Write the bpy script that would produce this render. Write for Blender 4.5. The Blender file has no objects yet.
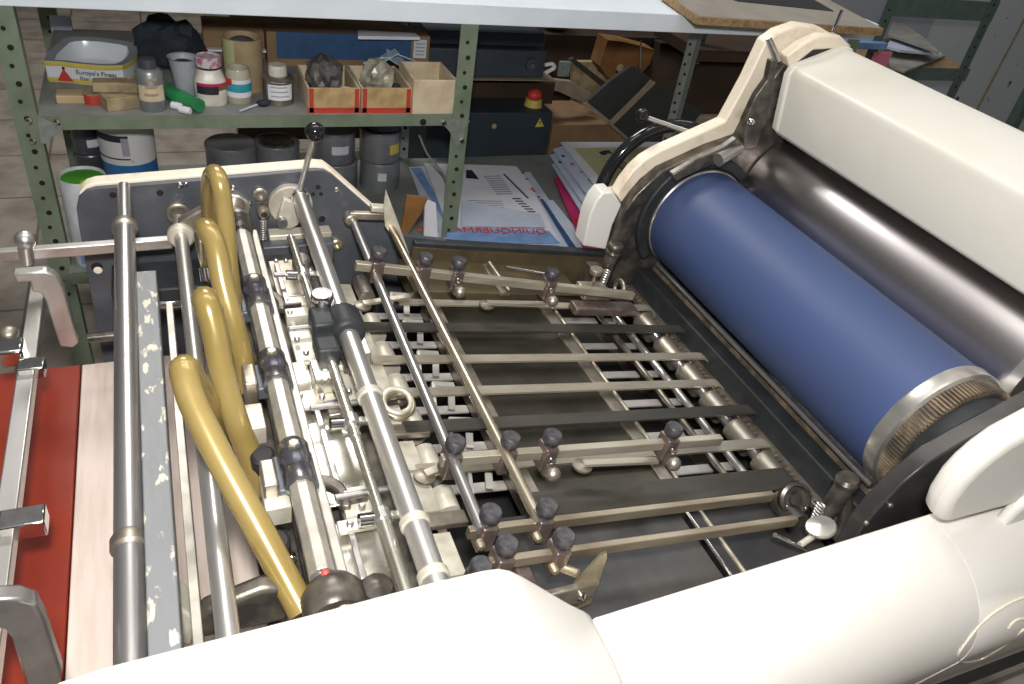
import bpy, bmesh, math, random
from mathutils import Vector as V, Matrix
random.seed(7)
H = 1.68                                   # camera height; z in this file is measured from the lens
# ---------------------------------------------------------------- camera frame
F = 782.0
RX = V((.921, -.114, .372)); RY = V((-.3642, -.5879, .7228)); 
RY.normalize(); RX = (RX - RY*RX.dot(RY)).normalized(); RZ = -(RX.cross(RY))   # up, in camera coords (x right, y down, z fwd)
if RZ.y > 0: RZ = -RZ
def ray(px, py):
    d = V((px-512, py-342, F)); return V((d.dot(RX), d.dot(RY), d.dot(RZ)))
def onY(px, py, y): d = ray(px, py); return d*(y/d.y)
def onZ(px, py, z): d = ray(px, py); return d*(z/d.z)
def onX(px, py, x): d = ray(px, py); return d*(x/d.x)
def Yr(px, py, x, z):
    d = ray(px, py); return d.y*math.hypot(x, z)/math.hypot(d.x, d.z)
# feed-board frame, pitched 8 degrees down towards the cylinders
TH = math.radians(8)
DO = V((.35, 0, -.875)); DU = V((math.cos(TH), 0, -math.sin(TH))); DV = V((0, 1, 0)); DW = V((math.sin(TH), 0, math.cos(TH)))
def D(u, v, w): return DO + DU*u + DV*v + DW*w
X, Y, Z = V((1, 0, 0)), V((0, 1, 0)), V((0, 0, 1))

# ---------------------------------------------------------------- materials
def mat(name, c1, rough=.5, metal=0, c2=None, scale=20, detail=4, bump=0, stretch=(1, 1, 1), thr=(.4, .65), spec=.5, rvar=0, emit=None, bscale=None):
    m = bpy.data.materials.new(name); m.use_nodes = True
    nt = m.node_tree; b = nt.nodes['Principled BSDF']
    b.inputs['Roughness'].default_value = rough; b.inputs['Metallic'].default_value = metal
    b.inputs['Specular IOR Level'].default_value = spec
    b.inputs['Base Color'].default_value = (*c1, 1)
    tc = nt.nodes.new('ShaderNodeTexCoord'); mp = nt.nodes.new('ShaderNodeMapping'); mp.inputs['Scale'].default_value = stretch
    nt.links.new(tc.outputs['Object'], mp.inputs['Vector'])
    nz = nt.nodes.new('ShaderNodeTexNoise'); nz.inputs['Scale'].default_value = scale; nz.inputs['Detail'].default_value = detail
    nt.links.new(mp.outputs[0], nz.inputs['Vector'])
    c2 = c2 or tuple(x*.8 for x in c1)
    r = nt.nodes.new('ShaderNodeValToRGB'); r.color_ramp.elements[0].position = thr[0]; r.color_ramp.elements[1].position = thr[1]
    r.color_ramp.elements[0].color = (*c1, 1); r.color_ramp.elements[1].color = (*c2, 1)
    nt.links.new(nz.outputs['Fac'], r.inputs[0]); nt.links.new(r.outputs[0], b.inputs['Base Color'])
    if rvar:
        mr = nt.nodes.new('ShaderNodeMapRange'); mr.inputs['To Min'].default_value = rough-rvar; mr.inputs['To Max'].default_value = rough+rvar
        nt.links.new(nz.outputs['Fac'], mr.inputs['Value']); nt.links.new(mr.outputs[0], b.inputs['Roughness'])
    if bump:
        bp = nt.nodes.new('ShaderNodeBump'); bp.inputs['Strength'].default_value = bump; bp.inputs['Distance'].default_value = .003
        src = nz
        if bscale:
            src = nt.nodes.new('ShaderNodeTexNoise'); src.inputs['Scale'].default_value = bscale; nt.links.new(mp.outputs[0], src.inputs['Vector'])
        nt.links.new(src.outputs['Fac'], bp.inputs['Height']); nt.links.new(bp.outputs[0], b.inputs['Normal'])
    return m
M = {}
M['cream'] = mat('cream_enamel', (.74, .71, .66), .40, 0, (.70, .66, .59), 6, 6, thr=(.5, .75))
M['creamedge'] = mat('worn_cream_enamel', (.82, .72, .58), .45, 0, (.60, .48, .33), 25, 6, thr=(.55, .8))
M['hood'] = mat('hood_enamel', (.68, .65, .58), .42, 0, (.62, .58, .49), 5, 8, thr=(.5, .8), bump=.05)
M['black'] = mat('black_enamel', (.018, .020, .022), .5, 0, (.028, .030, .032), 25, 4, spec=.35)
M['blueblack'] = mat('blue_black_plate', (.075, .082, .098), .42, .3, (.11, .115, .13), 14, 8, bump=.08)
M['steel'] = mat('ground_steel', (.76, .74, .71), .32, .88, (.56, .53, .49), 18, 8, stretch=(1, .15, 1), rvar=.06)
M['darksteel'] = mat('dark_steel_shaft', (.54, .52, .51), .30, .88, (.38, .36, .35), 22, 8, stretch=(1, .1, 1), rvar=.06)
M['dullsteel'] = mat('dull_steel', (.42, .38, .32), .42, .85, (.26, .22, .17), 30, 8, bump=.1, rvar=.08)
M['tape'] = mat('steel_tape', (.54, .49, .40), .36, .65, (.38, .33, .25), 30, 6, stretch=(.2, 1, 1))
M['darktape'] = mat('dark_tape', (.10, .092, .078), .42, .6, (.07, .065, .055), 30, 6, stretch=(.2, 1, 1))
M['table'] = mat('feed_board_steel', (.115, .105, .08), .30, .75, (.055, .05, .04), 12, 8, stretch=(.5, 1, 1), rvar=.1)
M['slat'] = mat('pale_slat_steel', (.55, .53, .50), .4, .5, (.45, .42, .38), 20)
M['chrome'] = mat('chrome', (.78, .77, .76), .12, 1, (.6, .58, .56), 40)
M['brass'] = mat('tan_tinted_steel', (.56, .49, .34), .3, .8, (.42, .36, .24), 30)
M['polish'] = mat('polished_plate', (.74, .72, .64), .26, .92, (.48, .46, .39), 10, 6, rvar=.08)
M['ivory'] = mat('pale_cast_metal', (.66, .62, .52), .38, .35, (.44, .40, .32), 25, 8, bump=.1)
M['castgrey'] = mat('grey_cast_rail', (.34, .32, .285), .40, .6, (.50, .46, .39), 30, 8, bump=.1)
M['iron'] = mat('oily_iron', (.060, .054, .048), .34, .55, (.15, .13, .105), 35, 8, bump=.25, rvar=.1)
M['darkclamp'] = mat('oily_clamp', (.14, .11, .10), .32, .6, (.22, .16, .13), 60, 6, bump=.2)
M['darkplate'] = mat('dark_near_plate', (.040, .039, .040), .33, .4, (.08, .074, .068), 10, 6, rvar=.08)
M['tansteel'] = mat('tan_edged_steel', (.64, .57, .45), .30, .88, (.42, .35, .24), 24, 6, stretch=(1, .15, 1))
M['knob'] = mat('knurled_dark_knob', (.045, .042, .048), .42, .3, (.09, .085, .09), 90, 4, bump=.4)
M['blue'] = mat('blue_rubber_blanket', (.044, .072, .175), .52, 0, (.048, .070, .160), 5, 3, spec=.45)
M['plate'] = mat('plate_cylinder_steel', (.62, .58, .58), .33, 1, (.46, .43, .42), 9, 8, stretch=(3, .25, 3), rvar=.06)
M['rust'] = mat('rusty_rail', (.10, .08, .06), .6, .3, (.28, .21, .14), 30, 8, bump=.4)
M['hose'] = mat('yellowed_hose', (.36, .265, .095), .24, .3, (.28, .20, .06), 9, 4, spec=.7)
M['ball'] = mat('black_ball_plastic', (.012, .012, .013), .1, 0, (.014, .014, .015), 10)
M['rubber'] = mat('black_rubber', (.015, .015, .016), .6, 0, (.02, .02, .02), 20)
M['flake'] = mat('flaking_grey_paint', (.17, .175, .18), .45, .2, (.50, .47, .38), 75, 12, thr=(.58, .62), stretch=(1, .4, 1), bump=.2)
M['pile'] = mat('pale_pile_board', (.72, .60, .53), .55, 0, (.64, .52, .45), 30, 8, stretch=(3, .3, 1))
M['red'] = mat('red_lacquer', (.26, .028, .010), .25, 0, (.20, .018, .008), 6, 6, thr=(.45, .7), spec=.6)
M['green'] = mat('green_grey_angle', (.20, .245, .175), .5, .1, (.15, .19, .13), 14, 8, bump=.1)
M['rackgreen'] = mat('dark_green_angle', (.10, .15, .125), .5, .1, (.08, .12, .10), 14, 8)
M['canlid'] = mat('dark_shiny_can_lid', (.42, .42, .43), .4, .4, (.30, .30, .31), 8)
M['gusset'] = mat('zinc_gusset', (.33, .37, .34), .4, .4, (.25, .29, .26), 50)
M['hole'] = mat('dark_hole', (.01, .01, .008), .9)
M['white'] = mat('white_painted_board', (.80, .87, .93), .5, 0, (.74, .81, .87), 6, 8)
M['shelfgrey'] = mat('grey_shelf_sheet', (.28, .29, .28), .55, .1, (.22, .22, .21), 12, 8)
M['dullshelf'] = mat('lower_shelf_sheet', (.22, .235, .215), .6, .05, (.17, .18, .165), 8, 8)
M['chip'] = mat('chipboard', (.40, .26, .13), .8, 0, (.25, .15, .07), 90, 4, bump=.3)
M['laminate'] = mat('grey_laminate', (.33, .30, .26), .5, 0, (.28, .25, .21), 8)
M['cabinet'] = mat('blue_black_cabinet', (.022, .034, .045), .55, 0, (.03, .044, .058), 5)
M['cabinet2'] = mat('slate_blue_box', (.045, .06, .08), .5, 0, (.035, .045, .06), 5)
M['card'] = mat('brown_cardboard', (.26, .16, .088), .8, 0, (.21, .125, .065), 8, 6)
M['carddark'] = mat('dark_brown_card', (.055, .03, .016), .85, 0, (.035, .02, .01), 6, 6)
M['kraft'] = mat('kraft_tube', (.40, .30, .18), .8, 0, (.32, .24, .13), 20)
M['orange'] = mat('orange_brown_card', (.26, .12, .035), .8, 0, (.16, .07, .02), 12)
M['wood'] = mat('bare_pine', (.60, .46, .28), .65, 0, (.45, .32, .17), 12, 8, stretch=(.4, 2, 2))
M['oldwood'] = mat('worn_wood', (.42, .33, .19), .7, 0, (.22, .17, .10), 22, 8)
M['boxwood'] = mat('pale_box_wood', (.66, .56, .40), .65, 0, (.50, .38, .24), 14, 8)
M['redpaper'] = mat('red_paper_trim', (.50, .045, .03), .6, 0, (.38, .05, .03), 30)
M['yellowwood'] = mat('tan_label_paper', (.52, .36, .17), .7, 0, (.34, .22, .10), 24, 8)
M['paper'] = mat('white_paper', (.74, .74, .80), .6, 0, (.68, .68, .74), 8)
M['bluepaper'] = mat('pale_blue_paper', (.42, .52, .62), .6, 0, (.36, .46, .56), 15)
M['lilac'] = mat('pale_blue_grey_paper', (.55, .60, .72), .6, 0, (.48, .53, .66), 10)
M['greypaper'] = mat('grey_brown_paper', (.30, .29, .26), .7, 0, (.24, .23, .2), 10)
M['enamelw'] = mat('white_dish_enamel', (.72, .76, .80), .2, 0, (.66, .70, .75), 6)
M['rimgrey'] = mat('grey_dish_rim', (.34, .36, .42), .35, 0, (.30, .32, .38), 6)
M['yellow'] = mat('yellow_print', (.62, .50, .10), .5)
M['printred'] = mat('red_print', (.58, .05, .04), .5)
M['printblack'] = mat('black_print', (.02, .02, .03), .6)
M['printblue'] = mat('blue_print', (.03, .085, .20), .5)
M['lightblue'] = mat('light_blue_print', (.20, .34, .62), .5)
M['magenta'] = mat('magenta_print', (.50, .03, .16), .5, 0, (.38, .015, .03), 3)
M['pink'] = mat('pink_print', (.75, .22, .35), .5)
M['olive'] = mat('pale_green_print', (.50, .50, .27), .6, 0, (.44, .45, .24), 5)
M['greyprint'] = mat('grey_print', (.34, .33, .38), .6)
M['can'] = mat('grey_ink_tin', (.30, .31, .33), .38, .5, (.22, .23, .25), 12)
M['canrim'] = mat('tin_rim', (.24, .25, .27), .3, .8)
M['blackcan'] = mat('black_tin', (.09, .095, .11), .4, .3)
M['bluecan'] = mat('blue_tin_paint', (.03, .17, .42), .35)
M['canwhite'] = mat('splashed_white_label', (.62, .62, .62), .5, 0, (.12, .12, .12), 16, 8, thr=(.66, .68))
M['teal'] = mat('teal_print', (.03, .33, .42), .5)
M['jarw'] = mat('white_jar_plastic', (.74, .70, .62), .35)
M['lidpink'] = mat('pink_stained_lid', (.62, .56, .58), .4, 0, (.50, .16, .28), 60, 3, thr=(.5, .6))
M['cup'] = mat('grey_plastic_cup', (.42, .45, .50), .4)
M['greenp'] = mat('green_plastic', (.03, .26, .09), .4)
M['brightgreen'] = mat('bright_green_paint', (.06, .28, .02), .5, 0, (.55, .55, .05), 12, 4, thr=(.58, .62))
M['bag'] = mat('black_cloth', (.012, .018, .026), .8, 0, (.02, .028, .04), 20, 6, bump=.4)
M['jarglass'] = mat('cloudy_jar_glass', (.50, .47, .38), .25, 0, (.36, .33, .25), 12)
M['rag'] = mat('grey_crumpled_foil', (.20, .20, .20), .3, .5, (.10, .095, .08), 30, 8, bump=.6)
M['plastic'] = mat('crumpled_clear_film', (.42, .40, .32), .25, .2, (.22, .21, .16), 26, 8, bump=.5)
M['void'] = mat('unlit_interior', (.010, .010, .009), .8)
M['darkbar'] = mat('browned_bar_steel', (.40, .34, .25), .34, .75, (.24, .19, .13), 30, 6, stretch=(.2, 1, 1))
M['bronze'] = mat('brown_tinted_sheet', (.20, .155, .085), .3, .6, (.10, .08, .05), 8, 6, rvar=.08)
M['joint'] = mat('dark_joint_metal', (.10, .10, .12), .25, .7, (.20, .19, .19), 40, 6, bump=.2)
M['sticker'] = mat('white_sticker', (.62, .64, .68), .5)
M['wallm'] = mat('dirty_white_wall', (.50, .53, .56), .7, 0, (.06, .05, .07), 13, 4, thr=(.69, .70))
M['backwall'] = mat('brown_back_wall', (.17, .125, .08), .85, 0, (.12, .085, .05), 3, 8)
M['sheetgrey'] = mat('grey_backing_sheet', (.36, .38, .43), .7, 0, (.33, .35, .40), 3)
M['green2'] = mat('rack_beam', (.11, .16, .14), .5, 0)
M['tanedge'] = mat('tan_board_edge', (.34, .27, .19), .7)
M['darkboard'] = mat('charcoal_board', (.035, .038, .038), .7, 0, (.045, .046, .044), 10)
def floor_mat():
    m = mat('grey_brown_tiles', (.36, .315, .265), .55, 0, (.24, .21, .17), 9, 10, bump=.1)
    nt = m.node_tree; b = nt.nodes['Principled BSDF']; base = b.inputs['Base Color'].links[0].from_socket
    tc = nt.nodes.new('ShaderNodeTexCoord'); br = nt.nodes.new('ShaderNodeTexBrick'); br.offset = 0
    br.inputs['Scale'].default_value = 1.0; br.inputs['Mortar Size'].default_value = .006; br.inputs['Brick Width'].default_value = .42; br.inputs['Row Height'].default_value = .42
    br.inputs['Color1'].default_value = (1, 1, 1, 1); br.inputs['Color2'].default_value = (.88, .88, .88, 1); br.inputs['Mortar'].default_value = (.45, .42, .4, 1)
    nt.links.new(tc.outputs['Object'], br.inputs['Vector'])
    mx = nt.nodes.new('ShaderNodeMix'); mx.data_type = 'RGBA'; mx.blend_type = 'MULTIPLY'; mx.inputs[0].default_value = 1
    nt.links.new(base, mx.inputs[6]); nt.links.new(br.outputs['Color'], mx.inputs[7]); nt.links.new(mx.outputs[2], b.inputs['Base Color'])
    return m
M['floor'] = floor_mat()

# ---------------------------------------------------------------- mesh builder
col = bpy.context.scene.collection
WL = {}                                                    # world origin of every object
def frame(d):
    d = d.normalized(); a = V((0, 0, 1)) if abs(d.z) < .9 else V((1, 0, 0))
    u = d.cross(a).normalized(); return u, d.cross(u).normalized(), d
class MB:
    def __init__(s): s.b = bmesh.new()
    def face(s, vs):
        try: return s.b.faces.new(vs)
        except ValueError: return None
    def rings(s, rr, close=True, cap0=True, cap1=True, loop=False):
        R = [[s.b.verts.new(p) for p in r] for r in rr]; n = len(R[0])
        seq = list(zip(R, R[1:])) + ([(R[-1], R[0])] if loop else [])
        for a, c in seq:
            for i in range(n if close else n-1):
                j = (i+1) % n; s.face([a[i], a[j], c[j], c[i]])
        if not loop:
            if cap0: s.face(R[0][::-1])
            if cap1: s.face(R[-1])
        return s
    def box(s, c, size, B=(X, Y, Z)):
        c = V(c); hx, hy, hz = [k/2 for k in size]; bx, by, bz = B
        q = [[(-1, -1), (1, -1), (1, 1), (-1, 1)], ]
        rr = [[c + bx*hx*a + by*hy*b_ + bz*hz*k for a, b_ in q[0]] for k in (-1, 1)]
        return s.rings(rr)
    def bar(s, p0, p1, w, h, up=Z):
        p0, p1 = V(p0), V(p1); d = (p1-p0); L = d.length; d.normalize(); r = d.cross(up).normalized(); u = r.cross(d)
        return s.box((p0+p1)/2, (w, L, h), (r, d, u))
    def cyl(s, p0, p1, r0, r1=None, n=20):
        p0, p1 = V(p0), V(p1); r1 = r0 if r1 is None else r1; u, v, d = frame(p1-p0)
        return s.rings([[p + (u*math.cos(2*math.pi*i/n) + v*math.sin(2*math.pi*i/n))*r for i in range(n)] for p, r in ((p0, r0), (p1, r1))])
    def lathe(s, p0, ax, prof, n=24, cap0=True, cap1=True):
        p0 = V(p0); u, v, d = frame(V(ax))
        return s.rings([[p0 + d*h + (u*math.cos(2*math.pi*i/n) + v*math.sin(2*math.pi*i/n))*max(r, .0002) for i in range(n)] for r, h in prof], cap0=cap0, cap1=cap1)
    def tube(s, pts, r, n=14, sm=6):
        pts = [V(p) for p in pts]
        if sm > 1:
            P = [pts[0]*2-pts[1]] + pts + [pts[-1]*2-pts[-2]]; out = []
            for i in range(1, len(P)-2):
                for k in range(sm):
                    t = k/sm; a, b_, c, d = P[i-1], P[i], P[i+1], P[i+2]
                    out.append(.5*((2*b_) + (c-a)*t + (2*a-5*b_+4*c-d)*t*t + (3*b_-a-3*c+d)*t**3))
            out.append(pts[-1]); pts = out
        T = [(pts[min(i+1, len(pts)-1)] - pts[max(i-1, 0)]).normalized() for i in range(len(pts))]
        u, v, _ = frame(T[0]); rr = []
        for i, p in enumerate(pts):
            u = (u - T[i]*u.dot(T[i])).normalized(); v = T[i].cross(u)
            rad = r[min(int(i*len(r)/len(pts)), len(r)-1)] if isinstance(r, (list, tuple)) else r
            rr.append([p + (u*math.cos(2*math.pi*k/n) + v*math.sin(2*math.pi*k/n))*rad for k in range(n)])
        return s.rings(rr)
    def prism(s, pts, vec):
        pts = [V(p) for p in pts]; return s.rings([pts, [p+V(vec) for p in pts]])
    def sph(s, c, r, n=20, sc=(1, 1, 1)):
        c = V(c); m = n//2
        return s.rings([[c + V((math.cos(2*math.pi*i/n)*math.sin(t)*r*sc[0], math.sin(2*math.pi*i/n)*math.sin(t)*r*sc[1], -math.cos(t)*r*sc[2])) for i in range(n)]
                        for t in [max(.02, min(math.pi-.02, math.pi*k/m)) for k in range(m+1)]])
    def torus(s, c, ax, R, r, n=28, k=10):
        c = V(c); u, v, d = frame(V(ax)); rr = []
        for i in range(n):
            a = 2*math.pi*i/n; e = u*math.cos(a)+v*math.sin(a)
            rr.append([c + e*(R + r*math.cos(2*math.pi*j/k)) + d*(r*math.sin(2*math.pi*j/k)) for j in range(k)])
        return s.rings(rr, loop=True)
    def build(s, name, m, parent=None, bev=0, seg=2, ang=35, sm=True):
        bm = s.b; bmesh.ops.recalc_face_normals(bm, faces=bm.faces)
        xs = [v.co for v in bm.verts]
        o0 = V(((min(v.x for v in xs)+max(v.x for v in xs))/2, (min(v.y for v in xs)+max(v.y for v in xs))/2, min(v.z for v in xs)))
        for v in bm.verts: v.co -= o0
        me = bpy.data.meshes.new(name); bm.to_mesh(me); bm.free()
        o = bpy.data.objects.new(name, me); col.objects.link(o)
        me.materials.append(M[m] if isinstance(m, str) else m)
        w = o0 + V((0, 0, H)); WL[o.name] = w
        if parent: o.parent = parent; o.location = w - WL[parent.name]
        else: o.location = w
        if sm:
            for p in me.polygons: p.use_smooth = True
            me.set_sharp_from_angle(angle=math.radians(ang))
        if bev:
            md = o.modifiers.new('bevel', 'BEVEL'); md.width = bev; md.segments = seg; md.limit_method = 'ANGLE'; md.angle_limit = math.radians(35); md.harden_normals = False
        return o
def thing(name, label, cat, loc, group=None):
    o = bpy.data.objects.new(name, None); col.objects.link(o); o.empty_display_size = .05
    w = V(loc) + V((0, 0, H)); o.location = w; WL[o.name] = w
    o['label'] = label; o['category'] = cat
    if group: o['group'] = group
    return o
def tag(o, label, cat, group=None):
    o['label'] = label; o['category'] = cat
    if group: o['group'] = group
    return o
def struct(o): o['kind'] = 'structure'; return o
def text(name, body, size, org, right, up, m, parent, ext=.0004, align='LEFT'):
    """flat lettering standing at org, running along `right`"""
    cu = bpy.data.curves.new(name, 'FONT'); cu.body = body; cu.size = size; cu.extrude = ext; cu.align_x = align
    t = bpy.data.objects.new(name, cu); col.objects.link(t); bpy.context.view_layer.update()
    me = bpy.data.meshes.new_from_object(t); bpy.data.objects.remove(t)
    r, u = V(right).normalized(), V(up).normalized(); n = r.cross(u)
    me.transform(Matrix(((r.x, u.x, n.x, 0), (r.y, u.y, n.y, 0), (r.z, u.z, n.z, 0), (0, 0, 0, 1))))
    o = bpy.data.objects.new(name, me); col.objects.link(o); me.materials.clear(); me.materials.append(M[m])
    w = V(org) + V((0, 0, H)); WL[o.name] = w
    o.parent = parent; o.location = w - WL[parent.name]
    return o
def hexrod(b, p0, p1, r, n=8):
    u, v, d = frame(V(p1)-V(p0))
    b.rings([[V(p) + (u*math.cos(2*math.pi*(i+.5)/n) + v*math.sin(2*math.pi*(i+.5)/n))*r for i in range(n)] for p in (p0, p1)])
    return b
def quad(b, pts, t=.001):
    """thin sheet from coplanar points"""
    pts = [V(p) for p in pts]; n = (pts[1]-pts[0]).cross(pts[2]-pts[0]).normalized()
    if n.z < 0 or (abs(n.z) < .01 and n.y > 0): n = -n
    return b.prism(pts, -n*t)

# ================================================================ ROOM
struct(MB().box((2, 3, -H-.05), (14, 14, .1)).build('floor', 'floor', sm=False))
struct(MB().box((1, 7.6, .4), (14, .1, 4.2)).build('wall_back', 'backwall', sm=False))
# pale wall on the right, behind the rack
struct(MB().prism([onY(x, y, 3.845) for x, y in ((1034, 0), (1036, 0), (978, 110), (976, 110))], (0, .004, 0)).build('trim_1', 'oldwood', sm=False))
wr = struct(MB().box((6.1, 3.9, -.2), (4.4, .1, 3)).build('wall_right', 'wallm', sm=False))

# ================================================================ PRESS
press = thing('printing_press', 'cream and black offset printing press with blue blanket cylinder and open feeder', 'printing press', (.55, .95, -H))
P = press
YF, YN = 1.43, .5
# ---- feeder side plate, far
pl = [(-.180, -1.18), (-.177, -.95), (-.172, -.76), (-.170, -.728), (-.163, -.708), (-.150, -.696), (-.134, -.691), (.250, -.669), (.268, -.671), (.283, -.681), (.408, -.804), (.44, -.828), (.53, -.845), (.60, -.87), (.60, -1.18)]
MB().prism([(x, YF, z) for x, z in pl], (0, .012, 0)).build('side_plate', 'blueblack', P, bev=.001)
cx = [(-.178, -1.2), (-.175, -.95), (-.171, -.76), (-.168, -.722), (-.161, -.702), (-.149, -.690), (-.134, -.685), (.252, -.663), (.270, -.665), (.285, -.677), (.408, -.800), (.41, -1.2)]
MB().prism([(x, YF+.012, z) for x, z in cx], (0, .030, 0)).build('side_panel', 'creamedge', P, bev=.003)
sp = bpy.data.objects['side_plate']
def disc(px, py, r, h, m, name, parent=sp, n=20, y=YF, dome=False):
    p = onY(px, py, y); b = MB()
    if dome: b.lathe(p, (0, -1, 0), [(r, 0), (r, h*.4), (r*.7, h*.85), (.0005, h)], n)
    else: b.lathe(p, (0, -1, 0), [(r, 0), (r, h*.8), (r*.88, h)], n)
    return b.build(name, m, parent)
for px, py, r in ((113, 195, .006), (160, 193, .006), (97, 267, .010), (322, 219, .007), (318, 187, .005), (313, 194, .004), (321, 194, .004), (270, 205, .005)):
    disc(px, py, r, .0008, 'hole', 'plate_hole')
disc(98, 270, .0075, .0014, 'creamedge', 'hole_light_disc')  # pale disc painted as the light showing through this hole
for px, py, r in ((180, 185, .006), (186, 184, .0035), (233, 187, .006), (250, 203, .005), (336, 189, .006), (341, 193, .004), (210, 193, .004)):
    disc(px, py, r, .006, 'chrome', 'bolt', dome=True)
def ringpart(px, py, R, r, h, m, name='bearing', y=YF):
    p = onY(px, py, y)
    return MB().lathe(p, (0, -1, 0), [(R, 0), (R, h*.8), (R-.003, h), (r, h), (r, h*.3), (.0005, h*.3)], 28).build(name, m, sp)
ringpart(178, 212, .022, .014, .012, 'dullsteel'); ringpart(233, 205, .030, .018, .02, 'steel')
ringpart(260, 193, .014, .008, .01, 'dullsteel'); ringpart(290, 203, .042, .02, .014, 'ivory'); ringpart(262, 208, .012, .006, .03, 'dullsteel')
ringpart(336, 243, .013, .006, .012, 'brass')
# pivot arm of the hub + spring post
b = MB(); b.prism([onY(x, y, 1.40) for x, y in ((283, 195), (293, 200), (298, 222), (290, 227), (277, 225), (276, 217))], (0, -.012, 0)); b.build('pivot_arm', 'ivory', P, bev=.003)
disc(282, 221, .010, .012, 'darksteel', 'pivot_bolt', y=1.388)
b = MB()
for k in range(9): b.torus(onY(263, 221+k*2.2, 1.39), (0, .2, 1), .006, .0016, 12, 6)
b.build('coil_spring', 'steel', P)
MB().cyl(onY(263, 218, 1.39), onY(263, 243, 1.39), .0032).build('spring_pin', 'dullsteel', P)
MB().box(onY(297, 249, 1.385) + V((0, 0, 0)), (.135, .05, .045)).build('black_cross_beam', 'blueblack', P, bev=.003)
MB().box(onY(300, 233, 1.40), (.12, .03, .012)).build('beam_ledge', 'ivory', P, bev=.002)

def shaft(name, p0, p1, r, m, n=28): return MB().cyl(p0, p1, r, n=n).build(name, m, P)
# ---- shaft 1 (thick, at left)
a1, b1_ = V((-.088, YF, -.690)), V((-.091, YN, -.722))
L = lambda a, b, y: a + (b-a)*((a.y-y)/(a.y-b.y))
b1_ = L(a1, b1_, .44)
s1 = MB().cyl(a1, L(a1, b1_, 1.29), .0115, n=28).cyl(L(a1, b1_, 1.29), b1_, .0158, n=32).build('feeder_shaft', 'darksteel', P)
for y, R in ((1.29, .020), (.628, .0195), ):
    c = L(a1, b1_, y)
    MB().lathe(c-V((0, .007, 0)), (0, 1, 0), [(.015, -.004), (R, 0), (R, .012), (R-.002, .016), (.012, .016)], 28).build('collar', 'dullsteel', s1)
MB().box(L(a1, b1_, .59)+V((.022, 0, 0)), (.016, .01, .006)).build('pin', 'dullsteel', s1)
# ---- shaft 2
a2, b2_ = V((-.004, 1.40, -.745)), V((-.004, .44, -.712))
s2 = MB().cyl(a2, b2_, .0118, n=28).build('feeder_shaft', 'steel', P)
c = L(a2, b2_, Yr(178, 236, -.004, -.74))
MB().lathe(c, (0, 1, 0), [(.0118, -.004), (.019, -.004), (.023, 0), (.023, .010), (.014, .014)], 28).build('collar', 'ivory', s2)
b = MB(); q0 = V((.0, 1.33, -.735)); b.prism([onY(x, y, 1.34) for x, y in ((178, 222), (212, 203), (222, 204), (222, 222), (190, 238), (180, 240))], (0, .02, 0)); b.build('shaft_lever', 'dullsteel', P, bev=.004)
# near lever casting
b = MB(); b.prism([onY(x, y, .535) for x, y in ((196, 622), (204, 612), (222, 606), (262, 590), (290, 588), (300, 606), (285, 622), (200, 640))], (0, .022, 0)); b.build('cast_lever', 'iron', P, bev=.006)
MB().lathe(onY(258, 588, .575), (0, -.3, 1), [(.009, -.02), (.009, 0), (.008, .003), (.0005, .004)], 16).build('lever_bolt', 'polish', P)
# ---- flaking square bar + thin strip
MB().box((-.060, .805, -.718), (.029, .70, .036)).build('square_bar', 'flake', P, bev=.0015)
MB().box((-.032, .78, -.740), (.010, .64, .030)).build('guide_strip', 'castgrey', P, bev=.001)
b = MB(); b.prism([onY(x, y, .56) for x, y in ((160, 618), (178, 606), (200, 622), (192, 645), (160, 645))], (0, .04, 0)); b.build('bar_bracket', 'ivory', P, bev=.003)
b = MB(); b.prism([onY(x, y, .60) for x, y in ((147, 578), (150, 572), (163, 590), (160, 600))], (0, .02, 0)); b.build('clip', 'dullsteel', P)
b = MB(); b.tube([V((-.085, 1.17, -.75)), V((-.06, 1.18, -.78)), V((0, 1.19, -.79)), V((.03, 1.19, -.78))], .006).build('link_rod', 'chrome', P)
MB().cyl(onY(204, 268, 1.15), onY(206, 281, 1.14), .008, n=16).build('spring_link', 'chrome', P)

# ---- octagonal feeder shaft with joints
OX, OZ = .096, -.720
ys = [Yr(px, py, OX, OZ) for px, py in ((242, 236), (249, 283), (252, 310), (269, 357), (277, 384), (293, 446), (300, 486), (327, 600))]
for ya, yb in ((ys[0], ys[1]), (ys[2], ys[3]), (ys[4], ys[5]), (ys[6], ys[7]+.03)):
    hexrod(MB(), (OX, ya, OZ), (OX, yb, OZ), .0152).build('octagonal_shaft', 'castgrey', P, bev=.001)
MB().cyl((OX, YF, OZ), (OX, .49, OZ), .008).build('core_rod', 'darksteel', P)
for ya, yb in ((ys[1], ys[2]), (ys[3], ys[4]), (ys[5], ys[6])):
    ym = (ya+yb)/2; h = (ya-yb)
    j = MB().lathe((OX, yb-.004, OZ), (0, 1, 0), [(.014, 0), (.019, .002), (.019, h*.35), (.015, h*.45), (.019, h*.6), (.020, h), (.015, h+.008)], 24).build('shaft_joint', 'joint', P)
    MB().box((OX-.002, ym, OZ-.018), (.05, h*.9, .022)).build('joint_clamp', 'blueblack', j, bev=.004)
    MB().lathe((OX, ym+h*.22, OZ+.014), (0, 0, 1), [(.008, 0), (.008, .010), (.006, .012)], 6).build('set_screw', 'dullsteel', j)
    MB().box((OX-.034, ym-.01, OZ-.012), (.018, .045, .04)).build('side_lug', 'dullsteel', j, bev=.003)
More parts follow.
